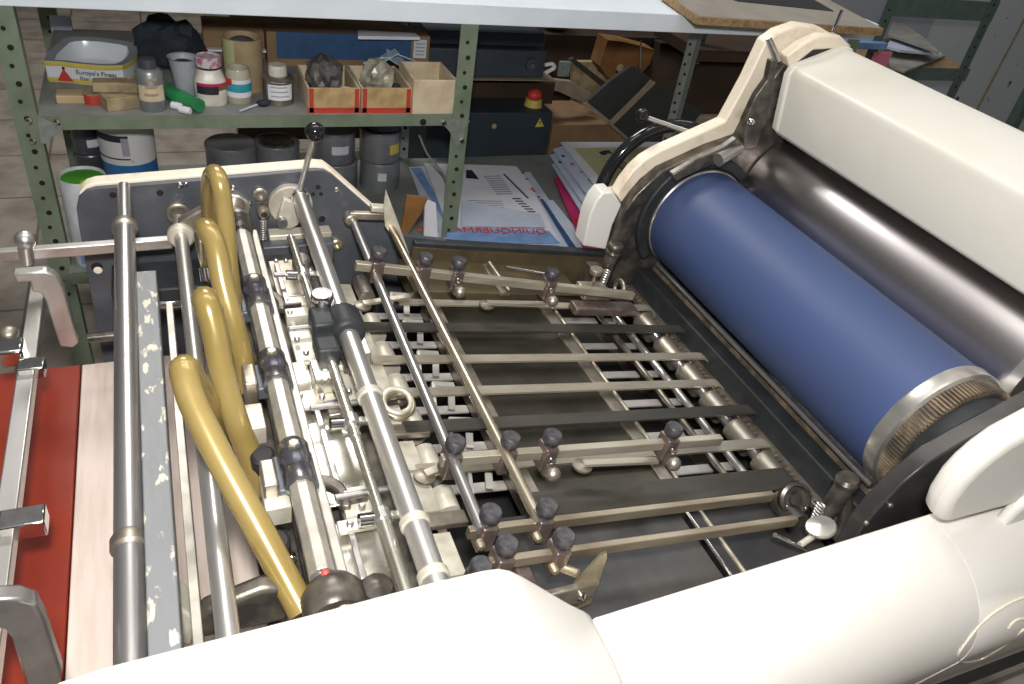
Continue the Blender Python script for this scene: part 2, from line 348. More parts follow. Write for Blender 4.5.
# cast rail under / beside the shaft
b = MB(); b.box((OX+.024, .93, OZ-.028), (.012, .80, .026)); b.build('cast_rail', 'castgrey', P, bev=.002)
MB().lathe((OX, 1.30, OZ-.004), (0, 1, 0), [(.016, 0), (.021, .004), (.021, .012), (.016, .016), (.022, .022), (.022, .04), (.012, .05)], 24).build('shaft_bush', 'iron', P)
b = MB(); b.tube([V((OX, 1.40, OZ)), V((OX-.006, 1.37, OZ)), V((OX+.002, 1.34, OZ))], [.018, .015, .018], sm=4); b.build('universal_joint', 'dullsteel', P)
# bearing housing at the near end
b = MB(); b.lathe((.103, .485, -.730), (0, 1, 0), [(.030, 0), (.034, .006), (.034, .030), (.026, .042), (.018, .046)], 28); hs = b.build('bearing_housing', 'iron', P)
pp = onY(328, 592, .50); MB().lathe((.110, .486, -.722), (0, -1, 0), [(.014, 0), (.012, .006), (.006, .01), (.0005, .011)], 20).build('housing_cap', 'dullsteel', hs)
MB().lathe(onZ(325, 574, -.705), (0, -.5, 1), [(.0045, -.004), (.0045, .004), (.002, .006)], 12).build('red_screw', 'printred', hs)

# ---- thin control shaft with nuts
TX, TZ = .178, -.725
yT = lambda px, py: Yr(px, py, TX, TZ)
t_ = MB().cyl((TX, yT(292, 238), TZ), (TX, yT(303, 275), TZ), .0068).cyl((TX, yT(303, 275), TZ), (TX, yT(350, 440), TZ), .0080)
t_.cyl((TX, yT(350, 440), TZ), (TX, yT(373, 512), TZ), .0066).cyl((TX, yT(373, 512), TZ), (TX, .45, TZ-.003), .0095)
t_.sph((TX, yT(292, 238), TZ), .0075, 16)
ts = t_.build('control_shaft', 'polish', P)
for px, py in ((302, 275), (345, 424), (374, 520)):
    c = V((TX, yT(px, py), TZ))
    n = MB().lathe(c-V((0, .009, 0)), (0, 1, 0), [(.012, 0), (.012, .018)], 10).build('lobed_nut', 'darksteel', ts, bev=.001)
    MB().cyl(c-V((.027, 0, -.002)), c-V((.010, 0, 0)), .0085, n=14).build('nut_stud', 'chrome', n)
    MB().cyl(c+V((.010, 0, 0)), c+V((.024, 0, -.002)), .006, n=14).build('nut_stud', 'polish', n)

# ---- shaft 4 with handle
a4, b4_ = V((.216, YF, -.712)), V((.208, .44, -.712))
s4 = MB().cyl(a4, b4_, .0150, n=32).build('feeder_shaft', 'steel', P)
for px, py in ((298, 196), (365, 396), (416, 521), (434, 574)):
    y = Yr(px, py, .212, -.709); c = L(a4, b4_, y)
    MB().lathe(c-V((0, .006, 0)), (0, 1, 0), [(.015, -.001), (.0178, .001), (.0178, .009), (.015, .011)], 28).build('collar', 'ivory' if py > 300 else 'chrome', s4)
hd = MB().cyl(onY(298, 196, 1.42), onY(313, 140, 1.40), .0062, .0050, n=16).build('lever_rod', 'steel', s4)
MB().sph(onY(315, 132, 1.40), .0185, 24).build('lever_ball', 'ball', s4)
# big clamp on shaft 4
yc = Yr(335, 325, .212, -.709); c4 = L(a4, b4_, yc)
cl = MB().lathe(c4-V((0, .035, 0)), (0, 1, 0), [(.017, 0), (.027, .004), (.029, .03), (.027, .055), (.017, .06)], 28)
cl.box(c4+V((-.034, .0, .004)), (.034, .05, .034)).box(c4+V((-.036, -.045, -.008)), (.034, .05, .03))
clo = cl.build('shaft_clamp', 'black', P, bev=.005)
kc = onZ(322, 300, -.690)
MB().lathe(kc-V((0, 0, .01)), (0, 0, 1), [(.010, -.016), (.012, 0), (.0165, .002), (.0175, .008), (.0175, .020), (.0155, .023), (.0005, .023)], 24).build('clamp_cap', 'chrome', clo)
MB().box(onZ(324, 376, -.742), (.034, .045, .03)).build('end_block', 'polish', clo, bev=.002)
for q in ((325, 371), (325, 380)): MB().lathe(onZ(*q, -.727), (0, 0, 1), [(.003, -.001), (.003, .0022)], 10).build('block_screw', 'darksteel', clo)
MB().box(onZ(354, 330, -.735), (.02, .03, .02)).build('clamp_lug', 'dullsteel', clo, bev=.004)

# ---- suction head plates and blocks between the shafts
def zbox(name, px, py, z, size, m, bev=.0015, parent=P, tilt=0):
    B = (X*math.cos(tilt)+Y*math.sin(tilt), Y*math.cos(tilt)-X*math.sin(tilt), Z)
    c = onZ(px, py, z); return MB().box(c-V((0, 0, size[2]/2)), size, B).build(name, m, parent, bev=bev)
MB().box((.155, .93, -.815), (.135, .86, .012)).build('head_base_plate', 'iron', P)  # dark iron puts the shade of the gaps between blocks into its colour
zbox('mirror_plate', 290, 277, -.775, (.060, .12, .004), 'dullsteel')
for q in ((276, 261), (286, 261)): MB().lathe(onZ(*q, -.775), (0, 0, 1), [(.0045, 0), (.004, .003), (.001, .005)], 12).build('plate_rivet', 'chrome', P)
zbox('mirror_plate', 334, 452, -.775, (.062, .19, .004), 'polish')
zbox('mirror_plate', 368, 560, -.775, (.062, .13, .004), 'polish')
zbox('slotted_block', 299, 300, -.745, (.046, .025, .02), 'ivory'); zbox('slotted_block', 300, 311, -.747, (.046, .022, .02), 'ivory')
zbox('slotted_block', 354, 493, -.750, (.036, .022, .016), 'ivory'); zbox('slotted_block', 359, 507, -.752, (.036, .020, .016), 'ivory')
zbox('bracket_plate', 303, 343, -.757, (.034, .10, .006), 'ivory'); zbox('bracket_plate', 312, 397, -.757, (.062, .036, .008), 'ivory', tilt=.15)
zbox('bracket_plate', 356, 523, -.757, (.044, .018, .008), 'ivory'); zbox('valve_block', 300, 372, -.748, (.022, .05, .025), 'ivory')
zbox('bracket_plate', 352, 380, -.765, (.05, .09, .01), 'ivory'); zbox('bracket_plate', 357, 345, -.76, (.035, .05, .02), 'polish')
zbox('bracket_plate', 338, 350, -.75, (.014, .08, .01), 'ivory'); zbox('bracket_plate', 338, 408, -.760, (.03, .025, .02), 'dullsteel')
def sickle(px, py, z, R, name='separator_finger'):
    c = onZ(px, py, z); b = MB(); o = []; i = []
    for k in range(11):
        a = math.radians(-25 + 125*k/10); o.append(c+V((math.cos(a)*R, math.sin(a)*R*1.25, 0))); i.append(c+V((math.cos(a)*R*.62+.001, math.sin(a)*R*.80-.003, 0)))
    b.prism(o+i[::-1], (0, 0, -.014)); return b.build(name, 'iron', P, bev=.003)
sickle(262, 303, -.742, .036); sickle(321, 500, -.745, .036)
for px, py in ((262, 455), (276, 540), (233, 300), (300, 260)):
    c = onZ(px, py, -.77)
    v_ = MB().lathe(c-V((0, 0, .06)), (0, -.15, 1), [(.017, 0), (.017, .03), (.014, .034), (.014, .05), (.016, .052), (.016, .07), (.012, .074)], 20).build('suction_valve', 'rubber' if px < 290 else 'dullsteel', P)
    MB().lathe(c+V((.014, -.02, -.01)), (0, -1, .5), [(.006, 0), (.006, .012), (.003, .014)], 12).build('valve_screw', 'chrome', v_)
zbox('valve_bracket', 252, 416, -.735, (.03, .05, .03), 'ivory'); zbox('valve_bracket', 275, 490, -.735, (.03, .06, .03), 'ivory'); zbox('valve_bracket', 222, 330, -.76, (.02, .08, .03), 'ivory')
MB().lathe(onZ(377, 590, -.77), (0, 0, 1), [(.02, -.02), (.022, 0), (.018, .008), (.008, .012), (.0005, .013)], 10).build('lobed_knob', 'iron', P)
MB().box((.02, 1.36, -.86), (.30, .10, .05)).build('rear_casting', 'black', P, bev=.004)
MB().box((.16, .95, -.93), (.20, .94, .18)).build('feeder_base_casting', 'iron', P)

for q in ((286, 300), (290, 312), (346, 494), (362, 506), (297, 338), (306, 352), (300, 395), (322, 396), (350, 523), (362, 522), (352, 372), (349, 390)):
    MB().lathe(onZ(*q, -.746), (0, 0, 1), [(.0045, -.004), (.0045, .001), (.003, .003), (.0005, .003)], 10).build('head_screw', 'darksteel', P)
for q, w_, l_ in (((292, 306), .030, .004), ((358, 500), .024, .004), ((343, 360), .006, .05), ((331, 404), .022, .006)):
    MB().box(onZ(*q, -.748), (w_, l_, .010)).build('dark_gap_strip', 'iron', P)  # dark strips stand for shaded gaps and slots among the blocks
for y in (1.18, 1.02, .83, .66):
    MB().cyl((.135, y, -.742), (.235, y+.004, -.748), .0045, n=12).build('cross_link', 'darksteel', P)
MB().bar((.236, 1.34, -.775), (.232, .52, -.770), .014, .012).build('linkage_bar', 'dullsteel', P, bev=.001)
MB().bar((.148, 1.25, -.770), (.146, .55, -.770), .008, .016).build('linkage_bar', 'darksteel', P, bev=.001)
# ---- yellow hoses
def dp(px, py, d): r = ray(px, py); v = V((px-512, py-342, F)); return r*(d/F)
def hose(pts, name='suction_hose', r=.0158):
    h = MB().tube([dp(*p) for p in pts], r, n=18, sm=8).build(name, 'hose', P)
    return h
h1 = hose([(214, 238, 1.30), (210, 212, 1.24), (209, 186, 1.17), (214, 173, 1.12), (220, 184, 1.10), (225, 215, 1.12), (229, 262, 1.15), (234, 300, 1.20)], r=.0128)
h2 = hose([(212, 275, 1.30), (206, 245, 1.20), (205, 228, 1.10), (215, 245, 1.08), (223, 285, 1.08), (234, 325, 1.09), (243, 360, 1.11), (248, 389, 1.13)], r=.0150)
h3 = hose([(228, 350, 1.20), (217, 318, 1.10), (205, 302, 1.02), (206, 301, .985), (214, 330, .985), (224, 380, 1.0), (239, 428, 1.02), (265, 490, 1.06)], r=.0160)
h4 = hose([(222, 440, 1.08), (206, 402, .98), (188, 372, .90), (184, 372, .885), (194, 405, .875), (222, 462, .865), (262, 535, .855), (303, 612, .84)], r=.0160)
for q, d in (((249, 391), 1.135), ((266, 493), 1.065)):
    c = dp(*q, d); MB().lathe(c, (ray(q[0]+14, q[1]+38)-ray(*q)), [(.0175, -.006), (.0175, .006), (.012, .014)], 18).build('hose_ferrule', 'iron', P)

# ================= FEED BOARD
def dbox(name, u0, u1, v0, v1, w0, w1, m, bev=.0008, parent=P):
    return MB().box(D((u0+u1)/2, (v0+v1)/2, (w0+w1)/2), (u1-u0, v1-v0, w1-w0), (DU, DV, DW)).build(name, m, parent, bev=bev)
dbox('underboard_void', -.09, .66, .51, 1.42, -.26, -.16, 'void')  # near-black block: the darkness under the board is put into its colour
# far side rail and brown sheet
dbox('side_rail', .10, .62, 1.415, 1.44, .040, .054, 'black', .003); dbox('side_apron', .10, .62, 1.415, 1.43, -.06, .042, 'bronze')
dbox('side_sheet', .07, .47, 1.285, 1.415, -.02, .012, 'bronze')
MB().cyl(D(.275, 1.39, .025), D(.282, 1.28, .02), .006).build('sheet_stop_rod', 'dullsteel', P)
dbox('sheet_rib', .262, .285, 1.28, 1.40, .010, .018, 'dullsteel')
MB().cyl(D(.30, 1.36, .035), D(.41, 1.34, .03), .004).build('thin_adjuster', 'chrome', P)
# centre table
dbox('table_plate', .124, .368, .70, 1.285, -.026, -.018, 'table')
dbox('table_edge', .366, .392, .70, 1.285, -.024, -.014, 'dullsteel'); dbox('table_edge', .106, .124, .70, 1.285, -.026, -.010, 'dullsteel')
MB().cyl(D(.402, 1.30, -.018), D(.402, .52, -.018), .0045).build('edge_rod', 'tape', P)
# near dark plate
dbox('near_plate', .03, .36, .49, .70, -.03, -.018, 'darkplate'); dbox('near_plate', .375, .60, .49, .665, -.03, -.018, 'darkplate')
MB().cyl(D(.368, .67, -.012), D(.368, .51, -.012), .004).build('plate_seam_rod', 'chrome', P)
# tapes
tv = [(1.258, .020, 'tape', .03, .640), (1.170, .028, 'darktape', -.09, .700), (1.068, .022, 'tape', -.07, .670), (.975, .022, 'tape', -.065, .645),
      (.888, .028, 'darktape', -.06, .672), (.792, .024, 'tape', -.065, .635), (.700, .050, 'darktape', .10, .62)]
for v, wd, m, u0, u1 in tv:
    b = MB().box(D((u0+u1)/2, v, .002), (u1-u0, wd, .004), (DU, DV, DW))
    pts = [D(u1 + .026*math.sin(a), v-wd/2, -.024 + .028*math.cos(a)) for a in [math.pi*k/8*.9 for k in range(9)]]
    pin = [D(u1 + .022*math.sin(a), v-wd/2, -.024 + .024*math.cos(a)) for a in [math.pi*k/8*.9 for k in range(9)]]
    b.prism(pts+pin[::-1], DV*wd); b.build('conveyor_tape', m, P, sm=False)
# slats between tapes
mids = [1.222, 1.215, 1.119, 1.022, .932, .840, .750]
for v in (1.286, 1.186, 1.083, .988, .890, .795):
    for u0, u1, w, m in ((.405, .535, -.055, 'slat'), (.56, .60, -.055, 'slat'), (-.045, .10, -.05, 'slat')):
        dbox('cross_slat', max(u0, -.008), u1, v-.010, v+.010, w-.004, w, m)
    b = MB(); b.bar(D(.025, v-.03, -.04), D(.035, v+.035, -.02), .006, .012, DW).bar(D(.035, v+.035, -.02), D(.075, v+.03, -.02), .012, .006, DW).bar(D(.055, v-.025, -.03), D(.06, v, -.02), .012, .004, DW)
    b.build('slat_bracket', 'slat', P)
# frame bars beneath, along the slats ends
dbox('frame_strip', .100, .112, .55, 1.30, -.05, -.03, 'dullsteel'); dbox('frame_strip', -.05, -.035, .60, 1.30, -.06, -.04, 'dullsteel')
for u, r in ((.529, .0062), (.574, .0080)):
    MB().cyl(D(u, 1.30, -.034), D(u, .70, -.034), r).build('tape_guide_rod', 'steel' if u > .55 else 'dullsteel', P)
# roller between tapes, right end
b = MB()
edges = [1.29] + [t for v, wd, *_ in tv for t in (v+wd/2+.004, v-wd/2-.004)]
for a, c in zip(edges[0::2], edges[1::2]): pass
segs = [(1.244, 1.190), (1.150, 1.085), (1.052, .992), (.958, .908), (.868, .810), (.775, .730)]
rl = MB().cyl(D(.628, 1.29, -.026), D(.628, .70, -.026), .012, n=20).build('roller_axle', 'darksteel', P)
for a, c in segs:
    MB().cyl(D(.628, a, -.026), D(.628, c, -.026), .0235, n=28).build('tape_roller', 'dullsteel', rl)
    MB().cyl(D(-.026, a, -.036), D(-.026, c, -.036), .021, n=28).build('tape_roller', 'ivory', rl)
MB().cyl(D(-.03, 1.335, -.0), D(-.03, 1.27, -.0), .0165, n=24).build('pale_roller', 'dullsteel', P)
# guide strip right of roller, black bar, rail, lip
dbox('delivery_strip', .660, .690, .60, 1.40, -.035, -.022, 'dullsteel', .002)
b = MB()
for k in range(60): b.box(D(.664, .62+k*.013, -.019), (.010, .004, .004), (DU, DV, DW))
b.build('graduated_scale', 'rust', P, sm=False)
dbox('black_bar', .686, .732, .56, 1.42, -.08, .026, 'black', .003)
dbox('rusty_rail', .738, .750, .55, 1.42, -.06, .034, 'rust', .002)
MB().cyl((1.073, 1.38, -.925), (1.073, .62, -.925), .0062, n=16).build('blanket_clamp_lip', 'darksteel', P)
dbox('gap_plate', .72, .80, .52, 1.42, -.14, -.08, 'rubber')
# cream strip at the left end of the board
for k, (va, vb) in enumerate(((1.33, 1.20), (1.195, 1.07), (1.065, .985), (.98, .905), (.865, .80), (.795, .715), (.675, .60), (.595, .52))):
    dbox('pale_segment', -.108, -.050, vb, va-.001, -.030, -.004, 'ivory')
for v in (.885, .695):
    dbox('dark_tape_end', -.115, -.02, v-.014, v+.010, -.006, .004, 'dullsteel')
# register ring
rg = MB().torus(onZ(398, 404, -.838), (.1, -.35, 1), .0235, .0058, 32, 10).build('register_ring', 'brass', P)
MB().torus(onZ(397, 401, -.826), (.1, -.35, 1), .0225, .0042, 32, 8).build('ring_coil', 'ivory', rg)
MB().bar(onZ(384, 404, -.842), onZ(412, 400, -.842), .010, .004).build('ring_bridge', 'iron', rg)

# ================= CROSS BARS, ROUND RODS, CLAMPS
def xbar(p0, p1, w=.013, h=.016, m='tape'): return MB().bar(p0, p1, w, h, DW).build('square_cross_bar', m, P, bev=.001)
B1 = lambda u: D(u, 1.21, .105 - .073*(u+.014))
B2 = lambda u: D(u, .732, .08); B3 = lambda u: D(u, .600, .08); B4 = lambda u: D(u, .548, .08)
xb1 = xbar(B1(-.085), B1(.545)); xb2 = xbar(B2(-.065), B2(.442)); xb3 = xbar(B3(-.070), B3(.452), .010, .016, 'darkbar'); xb4 = xbar(B4(-.06), B4(.458), .010, .016, 'darkbar')
rodA = MB().cyl(D(-.045, 1.40, .100), D(-.055, .592, .09), .0082, n=20).build('hold_down_rod', 'darksteel', P)
rodB = MB().cyl(D(.024, 1.39, .110), D(.030, .592, .09), .0078, n=20).build('hold_down_rod', 'tansteel', P)
# link between rods at the far end + knife-like blade
b = MB(); b.bar(onY(349, 215, 1.405), onY(386, 216, 1.395), .012, .016, Z); b.lathe(onY(349, 216, 1.42), (0, -1, 0), [(.014, 0), (.014, .02), (.011, .024)], 20); b.build('rod_link', 'dullsteel', P, bev=.002)
b = MB(); b.prism([onY(x, y, 1.36) for x, y in ((386, 190), (392, 206), (403, 236), (412, 262), (416, 271), (411, 268), (398, 246), (385, 226), (384, 205))], (0, .004, 0)); b.build('pointed_blade', 'ivory', P)
MB().box(onY(378, 208, 1.40), (.03, .02, .012), (DU, DV, DW)).build('link_cap', 'ivory', P, bev=.002)
def clamp(p, kind='rod', tall=.045):
    """p: centre on the bar"""
    p = V(p)
    c = MB().box(p - DW*.004, (.023, .030, .044), (DU, DV, DW)).build('bar_clamp', 'darkclamp', P, bev=.003)
    MB().lathe(p + DW*.014, DW, [(.009, 0), (.010, .007), (.0130, .009), (.0145, .012), (.0145, .022), (.0125, .025), (.0005, .025)], 20).build('knurled_knob', 'knob', c)
    if kind == 'wheel':
        MB().sph(p + DU*.004 - DV*.028 - DW*.018, .0125, 18).build('clamp_ball', 'dullsteel', c)
        MB().lathe(p - DV*.018 + DW*.002, -DV, [(.006, 0), (.006, .004), (.003, .006)], 12).build('clamp_screw', 'chrome', c)
        MB().bar(p - DV*.016 - DW*.004, p - DV*.018 - DW*.028, .014, .01, DV).build('clamp_leg', 'darkclamp', c)
    return c
clamp(B1(-.046)); clamp(B1(.046)); clamp(B1(.115), 'wheel'); clamp(B1(.325), 'wheel')
clamp(B2(-.050)); clamp(B2(.036)); clamp(B2(.105), 'wheel'); clamp(B2(.330), 'wheel')
for bb, us in ((B3, (-.046, .036)), (B4, (-.044, .037))):
    for u in us:
        c = clamp(bb(u)); MB().lathe(bb(u)+DU*-.014-DV*.016, -DV, [(.006, 0), (.006, .008), (.0045, .012)], 8).build('brass_nut', 'brass', c)
clamp(D(-.075, .54, .055))
# hold-down wheels with arms
def wheel(u, v, u1, v1, w=.035, w1=.05):
    a = MB().lathe(D(u, v, w-.004), DW, [(.006, 0), (.016, .001), (.0165, .003), (.016, .005), (.012, .005), (.005, .007), (.0005, .008)], 24).build('hold_down_wheel', 'dullsteel', P)
    MB().bar(D(u, v, w+.005), D(u1, v1, w1), .012, .005, DW).build('wheel_arm', 'tape', a)
wheel(.196, 1.205, .32, 1.19); wheel(.190, .742, .32, .725); wheel(-.072, .752, .0, .765, .03); wheel(-.06, 1.20, .03, 1.205, .03)
# brass point and bracket at near cover notch
b = MB(); b.prism([D(.060, .520, .045), D(.080, .518, .105), D(.084, .515, .112), D(.090, .517, .10), D(.100, .520, .05), D(.104, .520, .0), D(.080, .520, -.01)], DV*.004); b.build('pointed_blade', 'brass', P)
b = MB(); b.prism([D(.01, .512, .045), D(.095, .512, .055), D(.092, .512, .028), D(.075, .512, .014), D(.04, .512, .020), D(.01, .512, .03)], DV*.010); bk = b.build('stop_bracket', 'dullsteel', P, bev=.002)
MB().lathe(D(.072, .512, .035), -DV, [(.007, 0), (.007, .004), (.002, .008)], 16).build('bracket_screw', 'chrome', bk)
MB().cyl(D(.035, .55, .06), D(.058, .52, .072), .008, .006, n=12).build('stop_pin', 'brass', bk)
dbox('stop_lever', -.01, .012, .515, .58, .02, .05, 'darkclamp', .003)
# far thumbscrew + side-lay mechanism
def thumbscrew(c, ax, par=P):
    c = V(c); s = MB().cyl(c, c+V(ax)*.036, .0042, n=12).build('thumbscrew_stem', 'chrome', par)
    MB().lathe(c+V(ax)*.034, ax, [(.004, -.003), (.014, 0), (.015, .003), (.015, .010), (.013, .012), (.0005, .012)], 24).build('thumbscrew_head', 'dullsteel', s)
tb = dbox('side_lay_block', .43, .50, 1.22, 1.27, .04, .062, 'dullsteel', .004)
thumbscrew(D(.458, 1.245, .062), V((.05, 0, 1)), tb)
dbox('side_lay_foot', .40, .56, 1.19, 1.225, .02, .04, 'darkclamp', .004)
b = MB().cyl(D(.515, 1.30, .02), D(.525, 1.305, .115), .013, .016, n=18); b.lathe(D(.525, 1.305, .110), DW, [(.016, 0), (.019, .004), (.019, .010), (.014, .013), (.019, .017), (.019, .026), (.015, .030)], 22)
b.box(D(.50, 1.31, .04), (.035, .05, .07), (DU, DV, DW)); sl = b.build('side_lay_post', 'iron', P, bev=.003)
MB().torus(D(.55, 1.27, .045), DU, .018, .005, 20, 8).build('side_lay_ring', 'dullsteel', sl)
MB().cyl(D(.50, 1.25, .04), D(.57, 1.25, .035), .010, n=16).build('side_lay_shaft', 'darksteel', sl)
b = MB()
for k in range(6): b.torus(D(.505, 1.275, .055+k*.006), DW, .007, .0018, 12, 6)
b.build('side_lay_spring', 'steel', sl)
# near side-lay: wheel, spring, bracket, thumbscrew
b = MB().lathe(D(.560, .628, .03), (-DV*.8+DW*.5-DU*.3), [(.027, -.014), (.029, -.010), (.029, 0), (.024, .003), (.020, -.004), (.012, -.004), (.011, .004), (.0005, .005)], 28)
wv = b.build('lay_wheel', 'iron', P)
for a in (.6, 2.4): 
    n_ = (-DV*.8+DW*.5-DU*.3).normalized(); u_, v_, _ = frame(n_); MB().sph(D(.560, .628, .03)+n_*.004+u_*math.cos(a)*.022+v_*math.sin(a)*.022, .0035, 10).build('wheel_screw', 'chrome', wv)
MB().cyl(D(.56, .66, .0), D(.56, .60, .0), .02, n=18).build('wheel_hub', 'iron', wv)
b = MB().cyl(D(.612, .60, -.02), D(.625, .605, .08), .014, .018, n=18); b.lathe(D(.625, .605, .078), DW*.9-DU*.2, [(.016, 0), (.021, .004), (.021, .014), (.016, .02)], 22)
b.tube([D(.625, .60, .07), D(.645, .59, .03), D(.64, .57, -.02)], .011, sm=4); lb = b.build('lay_bracket', 'iron', P)
b = MB()
for k in range(7): b.torus(D(.585-.002*k, .592, .01+k*.007), DW*.9+DU*.3, .008, .002, 12, 6)
b.build('lay_spring', 'steel', lb)
MB().lathe(onY(821, 527, .555), (-.35, .25, 1), [(.003, -.01), (.024, -.004), (.025, 0), (.023, .003), (.0005, .006)], 28).build('disc_head_screw', 'polish', P)
MB().cyl(onY(800, 545, .545), onY(815, 535, .552), .0055, n=12).build('screw_stem', 'ivory', P)
MB().cyl(onY(775, 535, .55), onY(805, 550, .54), .004, n=12).build('screw_link', 'chrome', P)
dbox('near_gear_case', .60, .82, .505, .56, -.14, -.02, 'iron', .005)

# ================= CYLINDERS
BC = V((1.157, 0, -.813)); SC = V((1.402, 0, -.738)); BR = .128; SR = .128
def ycyl(name, c, r, y0, y1, m, n=72, par=P): return MB().cyl(V((c.x, y0, c.z)), V((c.x, y1, c.z)), r, n=n).build(name, m, par)
bl = ycyl('blanket_cylinder', BC, BR, .640, 1.385, 'blue', 96)
MB().lathe((BC.x, .640, BC.z), (0, -1, 0), [(.10, 0), (BR+.001, 0), (BR+.003, .003), (BR+.003, .027), (BR-.002, .031), (.09, .031)], 72).build('bearer_ring', 'steel', bl)
gm = MB(); gn = 110
for k in range(gn):
    a0 = 2*math.pi*k/gn; a = a0 + .55*2*math.pi/gn
    g = [V((BC.x+math.cos(t)*r, .609, BC.z+math.sin(t)*r)) for t, r in ((a0, .112), (a0+.008, .124), (a-.004, .124), (a, .112))]
    gm.prism(g, (0, -.028, 0))
gm.cyl((BC.x, .609, BC.z), (BC.x, .581, BC.z), .1165, n=72); gm.build('cylinder_gear', 'rust', bl, sm=False)
ycyl('cylinder_flange', BC, .112, .581, .555, 'black', par=bl)
MB().lathe((BC.x, 1.385, BC.z), (0, 1, 0), [(BR-.001, 0), (BR+.003, .003), (BR+.003, .014), (.1, .016)], 72).build('bearer_ring', 'darksteel', bl)
pc = ycyl('plate_cylinder', SC, SR, .625, 1.40, 'plate', 96)
MB().lathe((SC.x, .625, SC.z), (0, -1, 0), [(.10, 0), (SR+.001, .0), (SR+.001, .02), (.09, .022)], 72).build('bearer_ring', 'steel', pc)
# dark under-hood rollers
MB().cyl((1.432, 1.385, -.545), (1.432, .60, -.545), .024, n=32).build('ink_roller', 'black', P)
MB().cyl((1.52, 1.385, -.60), (1.52, .60, -.60), .045, n=32).build('ink_roller', 'rubber', P)
# side frames (iron), far and near
fo = [(.945, -.90), (.955, -.79), (.978, -.745), (1.03, -.688), (1.15, -.635), (1.225, -.612), (1.25, -.50), (1.28, -.44), (1.40, -.45), (1.55, -.52), (1.70, -.62), (1.70, -1.25), (.945, -1.25)]
MB().prism([(x, 1.405, z) for x, z in fo], (0, .035, 0)).build('side_frame', 'iron', P, bev=.004)
# raised rim around the far blanket cylinder
ri = []; ro = []
for k in range(17):
    a = math.radians(45 + 175*k/16); ri.append(V((BC.x+math.cos(a)*.134, 1.39, BC.z+math.sin(a)*.134))); ro.append(V((BC.x+math.cos(a)*.160, 1.39, BC.z+math.sin(a)*.160)))
MB().prism(ro+ri[::-1], (0, .02, 0)).build('frame_rim', 'black', P, bev=.004)
b = MB().prism([onY(x, y, 1.37) for x, y in ((672, 175), (700, 158), (724, 148), (738, 138), (746, 145), (728, 160), (702, 170), (676, 182))], (0, .02, 0)); b.build('throw_lever', 'iron', P, bev=.004)
MB().cyl(onY(718, 160, 1.35), onY(741, 148, 1.37), .016, .010, n=16).build('throw_link', 'darksteel', P)
b = MB(); b.prism([onY(x, y, 1.385) for x, y in ((742, 150), (745, 120), (757, 95), (768, 80), (772, 60), (778, 62), (772, 100), (765, 128), (756, 150))], (0, .02, 0)); b.build('hood_bracket', 'iron', P, bev=.004)
MB().sph(onY(751, 122, 1.37), .009, 12).build('bracket_nut', 'chrome', P)
# near frame plate
nf = [(1.0, -.93), (1.055, -.80), (1.10, -.735), (1.17, -.69), (1.26, -.66), (1.36, -.62), (1.7, -.55), (1.7, -1.25), (.95, -1.25)]
nf = [(.985, -.875), (1.02, -.80), (1.07, -.735), (1.13, -.70), (1.22, -.672), (1.34, -.655), (1.50, -.55), (1.70, -.52), (1.7, -1.25), (.95, -1.25)]
nfp = [onY(x, y, .555) for x, y in ((836, 538), (848, 516), (866, 494), (888, 471), (915, 449), (950, 428), (990, 407), (1024, 390), (1060, 372))]
MB().prism([V((.96, .555, -1.2))] + nfp + [V((1.6, .555, -.62)), V((1.6, .555, -1.2))], (0, -.03, 0)).build('side_frame', 'darkplate', P, bev=.003)
for q in ((866, 523), (890, 505)): MB().lathe(onY(*q, .525), (0, -1, 0), [(.005, -.001), (.0045, .003), (.001, .004)], 12).build('frame_rivet', 'dullsteel', P)

# ================= CREAM CASINGS
# far white edge band and block
band = [(617, 195), (624, 183), (634, 170), (645, 160), (660, 151), (725, 122), (748, 80), (766, 42), (780, 32), (800, 25), (822, 28), (838, 38), (836, 46), (806, 42), (792, 50), (780, 64), (764, 92), (742, 126), (735, 136), (655, 168), (640, 180), (630, 192), (624, 207)]
MB().prism([onY(x, y, 1.435) for x, y in band], (0, .035, 0)).build('casing_edge', 'creamedge', P, bev=.004)
b = MB().prism([onY(x, y, 1.425) for x, y in ((583, 246), (590, 215), (597, 200), (603, 193), (613, 192), (622, 205), (613, 225), (606, 250))], (0, .05, 0)); b.build('casing_block', 'cream', P, bev=.004)
MB().prism([onY(x, y, 1.46) for x, y in ((600, 196), (618, 191), (626, 194), (620, 206), (612, 202))], (0, .03, 0)).build('casing_tab', 'creamedge', P, bev=.002)
# hood over the plate cylinder
hp = [(1.318, -.598), (1.306, -.590), (1.286, -.455), (1.290, -.441), (1.302, -.433), (1.415, -.396), (1.432, -.396), (1.448, -.408), (1.52, -.47), (1.52, -.50), (1.43, -.425), (1.31, -.455), (1.325, -.598)]
MB().prism([(x, 1.395, z) for x, z in hp], (0, -.93, 0)).build('cylinder_hood', 'hood', P, bev=.005, seg=3)
MB().prism([(x, 1.402, z) for x, z in [(1.322, -.594), (1.300, -.585), (1.281, -.455), (1.290, -.437), (1.415, -.391), (1.44, -.393), (1.47, -.44), (1.36, -.50)]], (0, -.022, 0)).build('hood_end_flange', 'hood', P, bev=.005)
MB().box((1.450, .93, -.410), (.014, .93, .010)).build('hood_hinge_strip', 'pile', P)
for t in ((805, 98), (880, 70), (902, 60), (985, 130)): pass
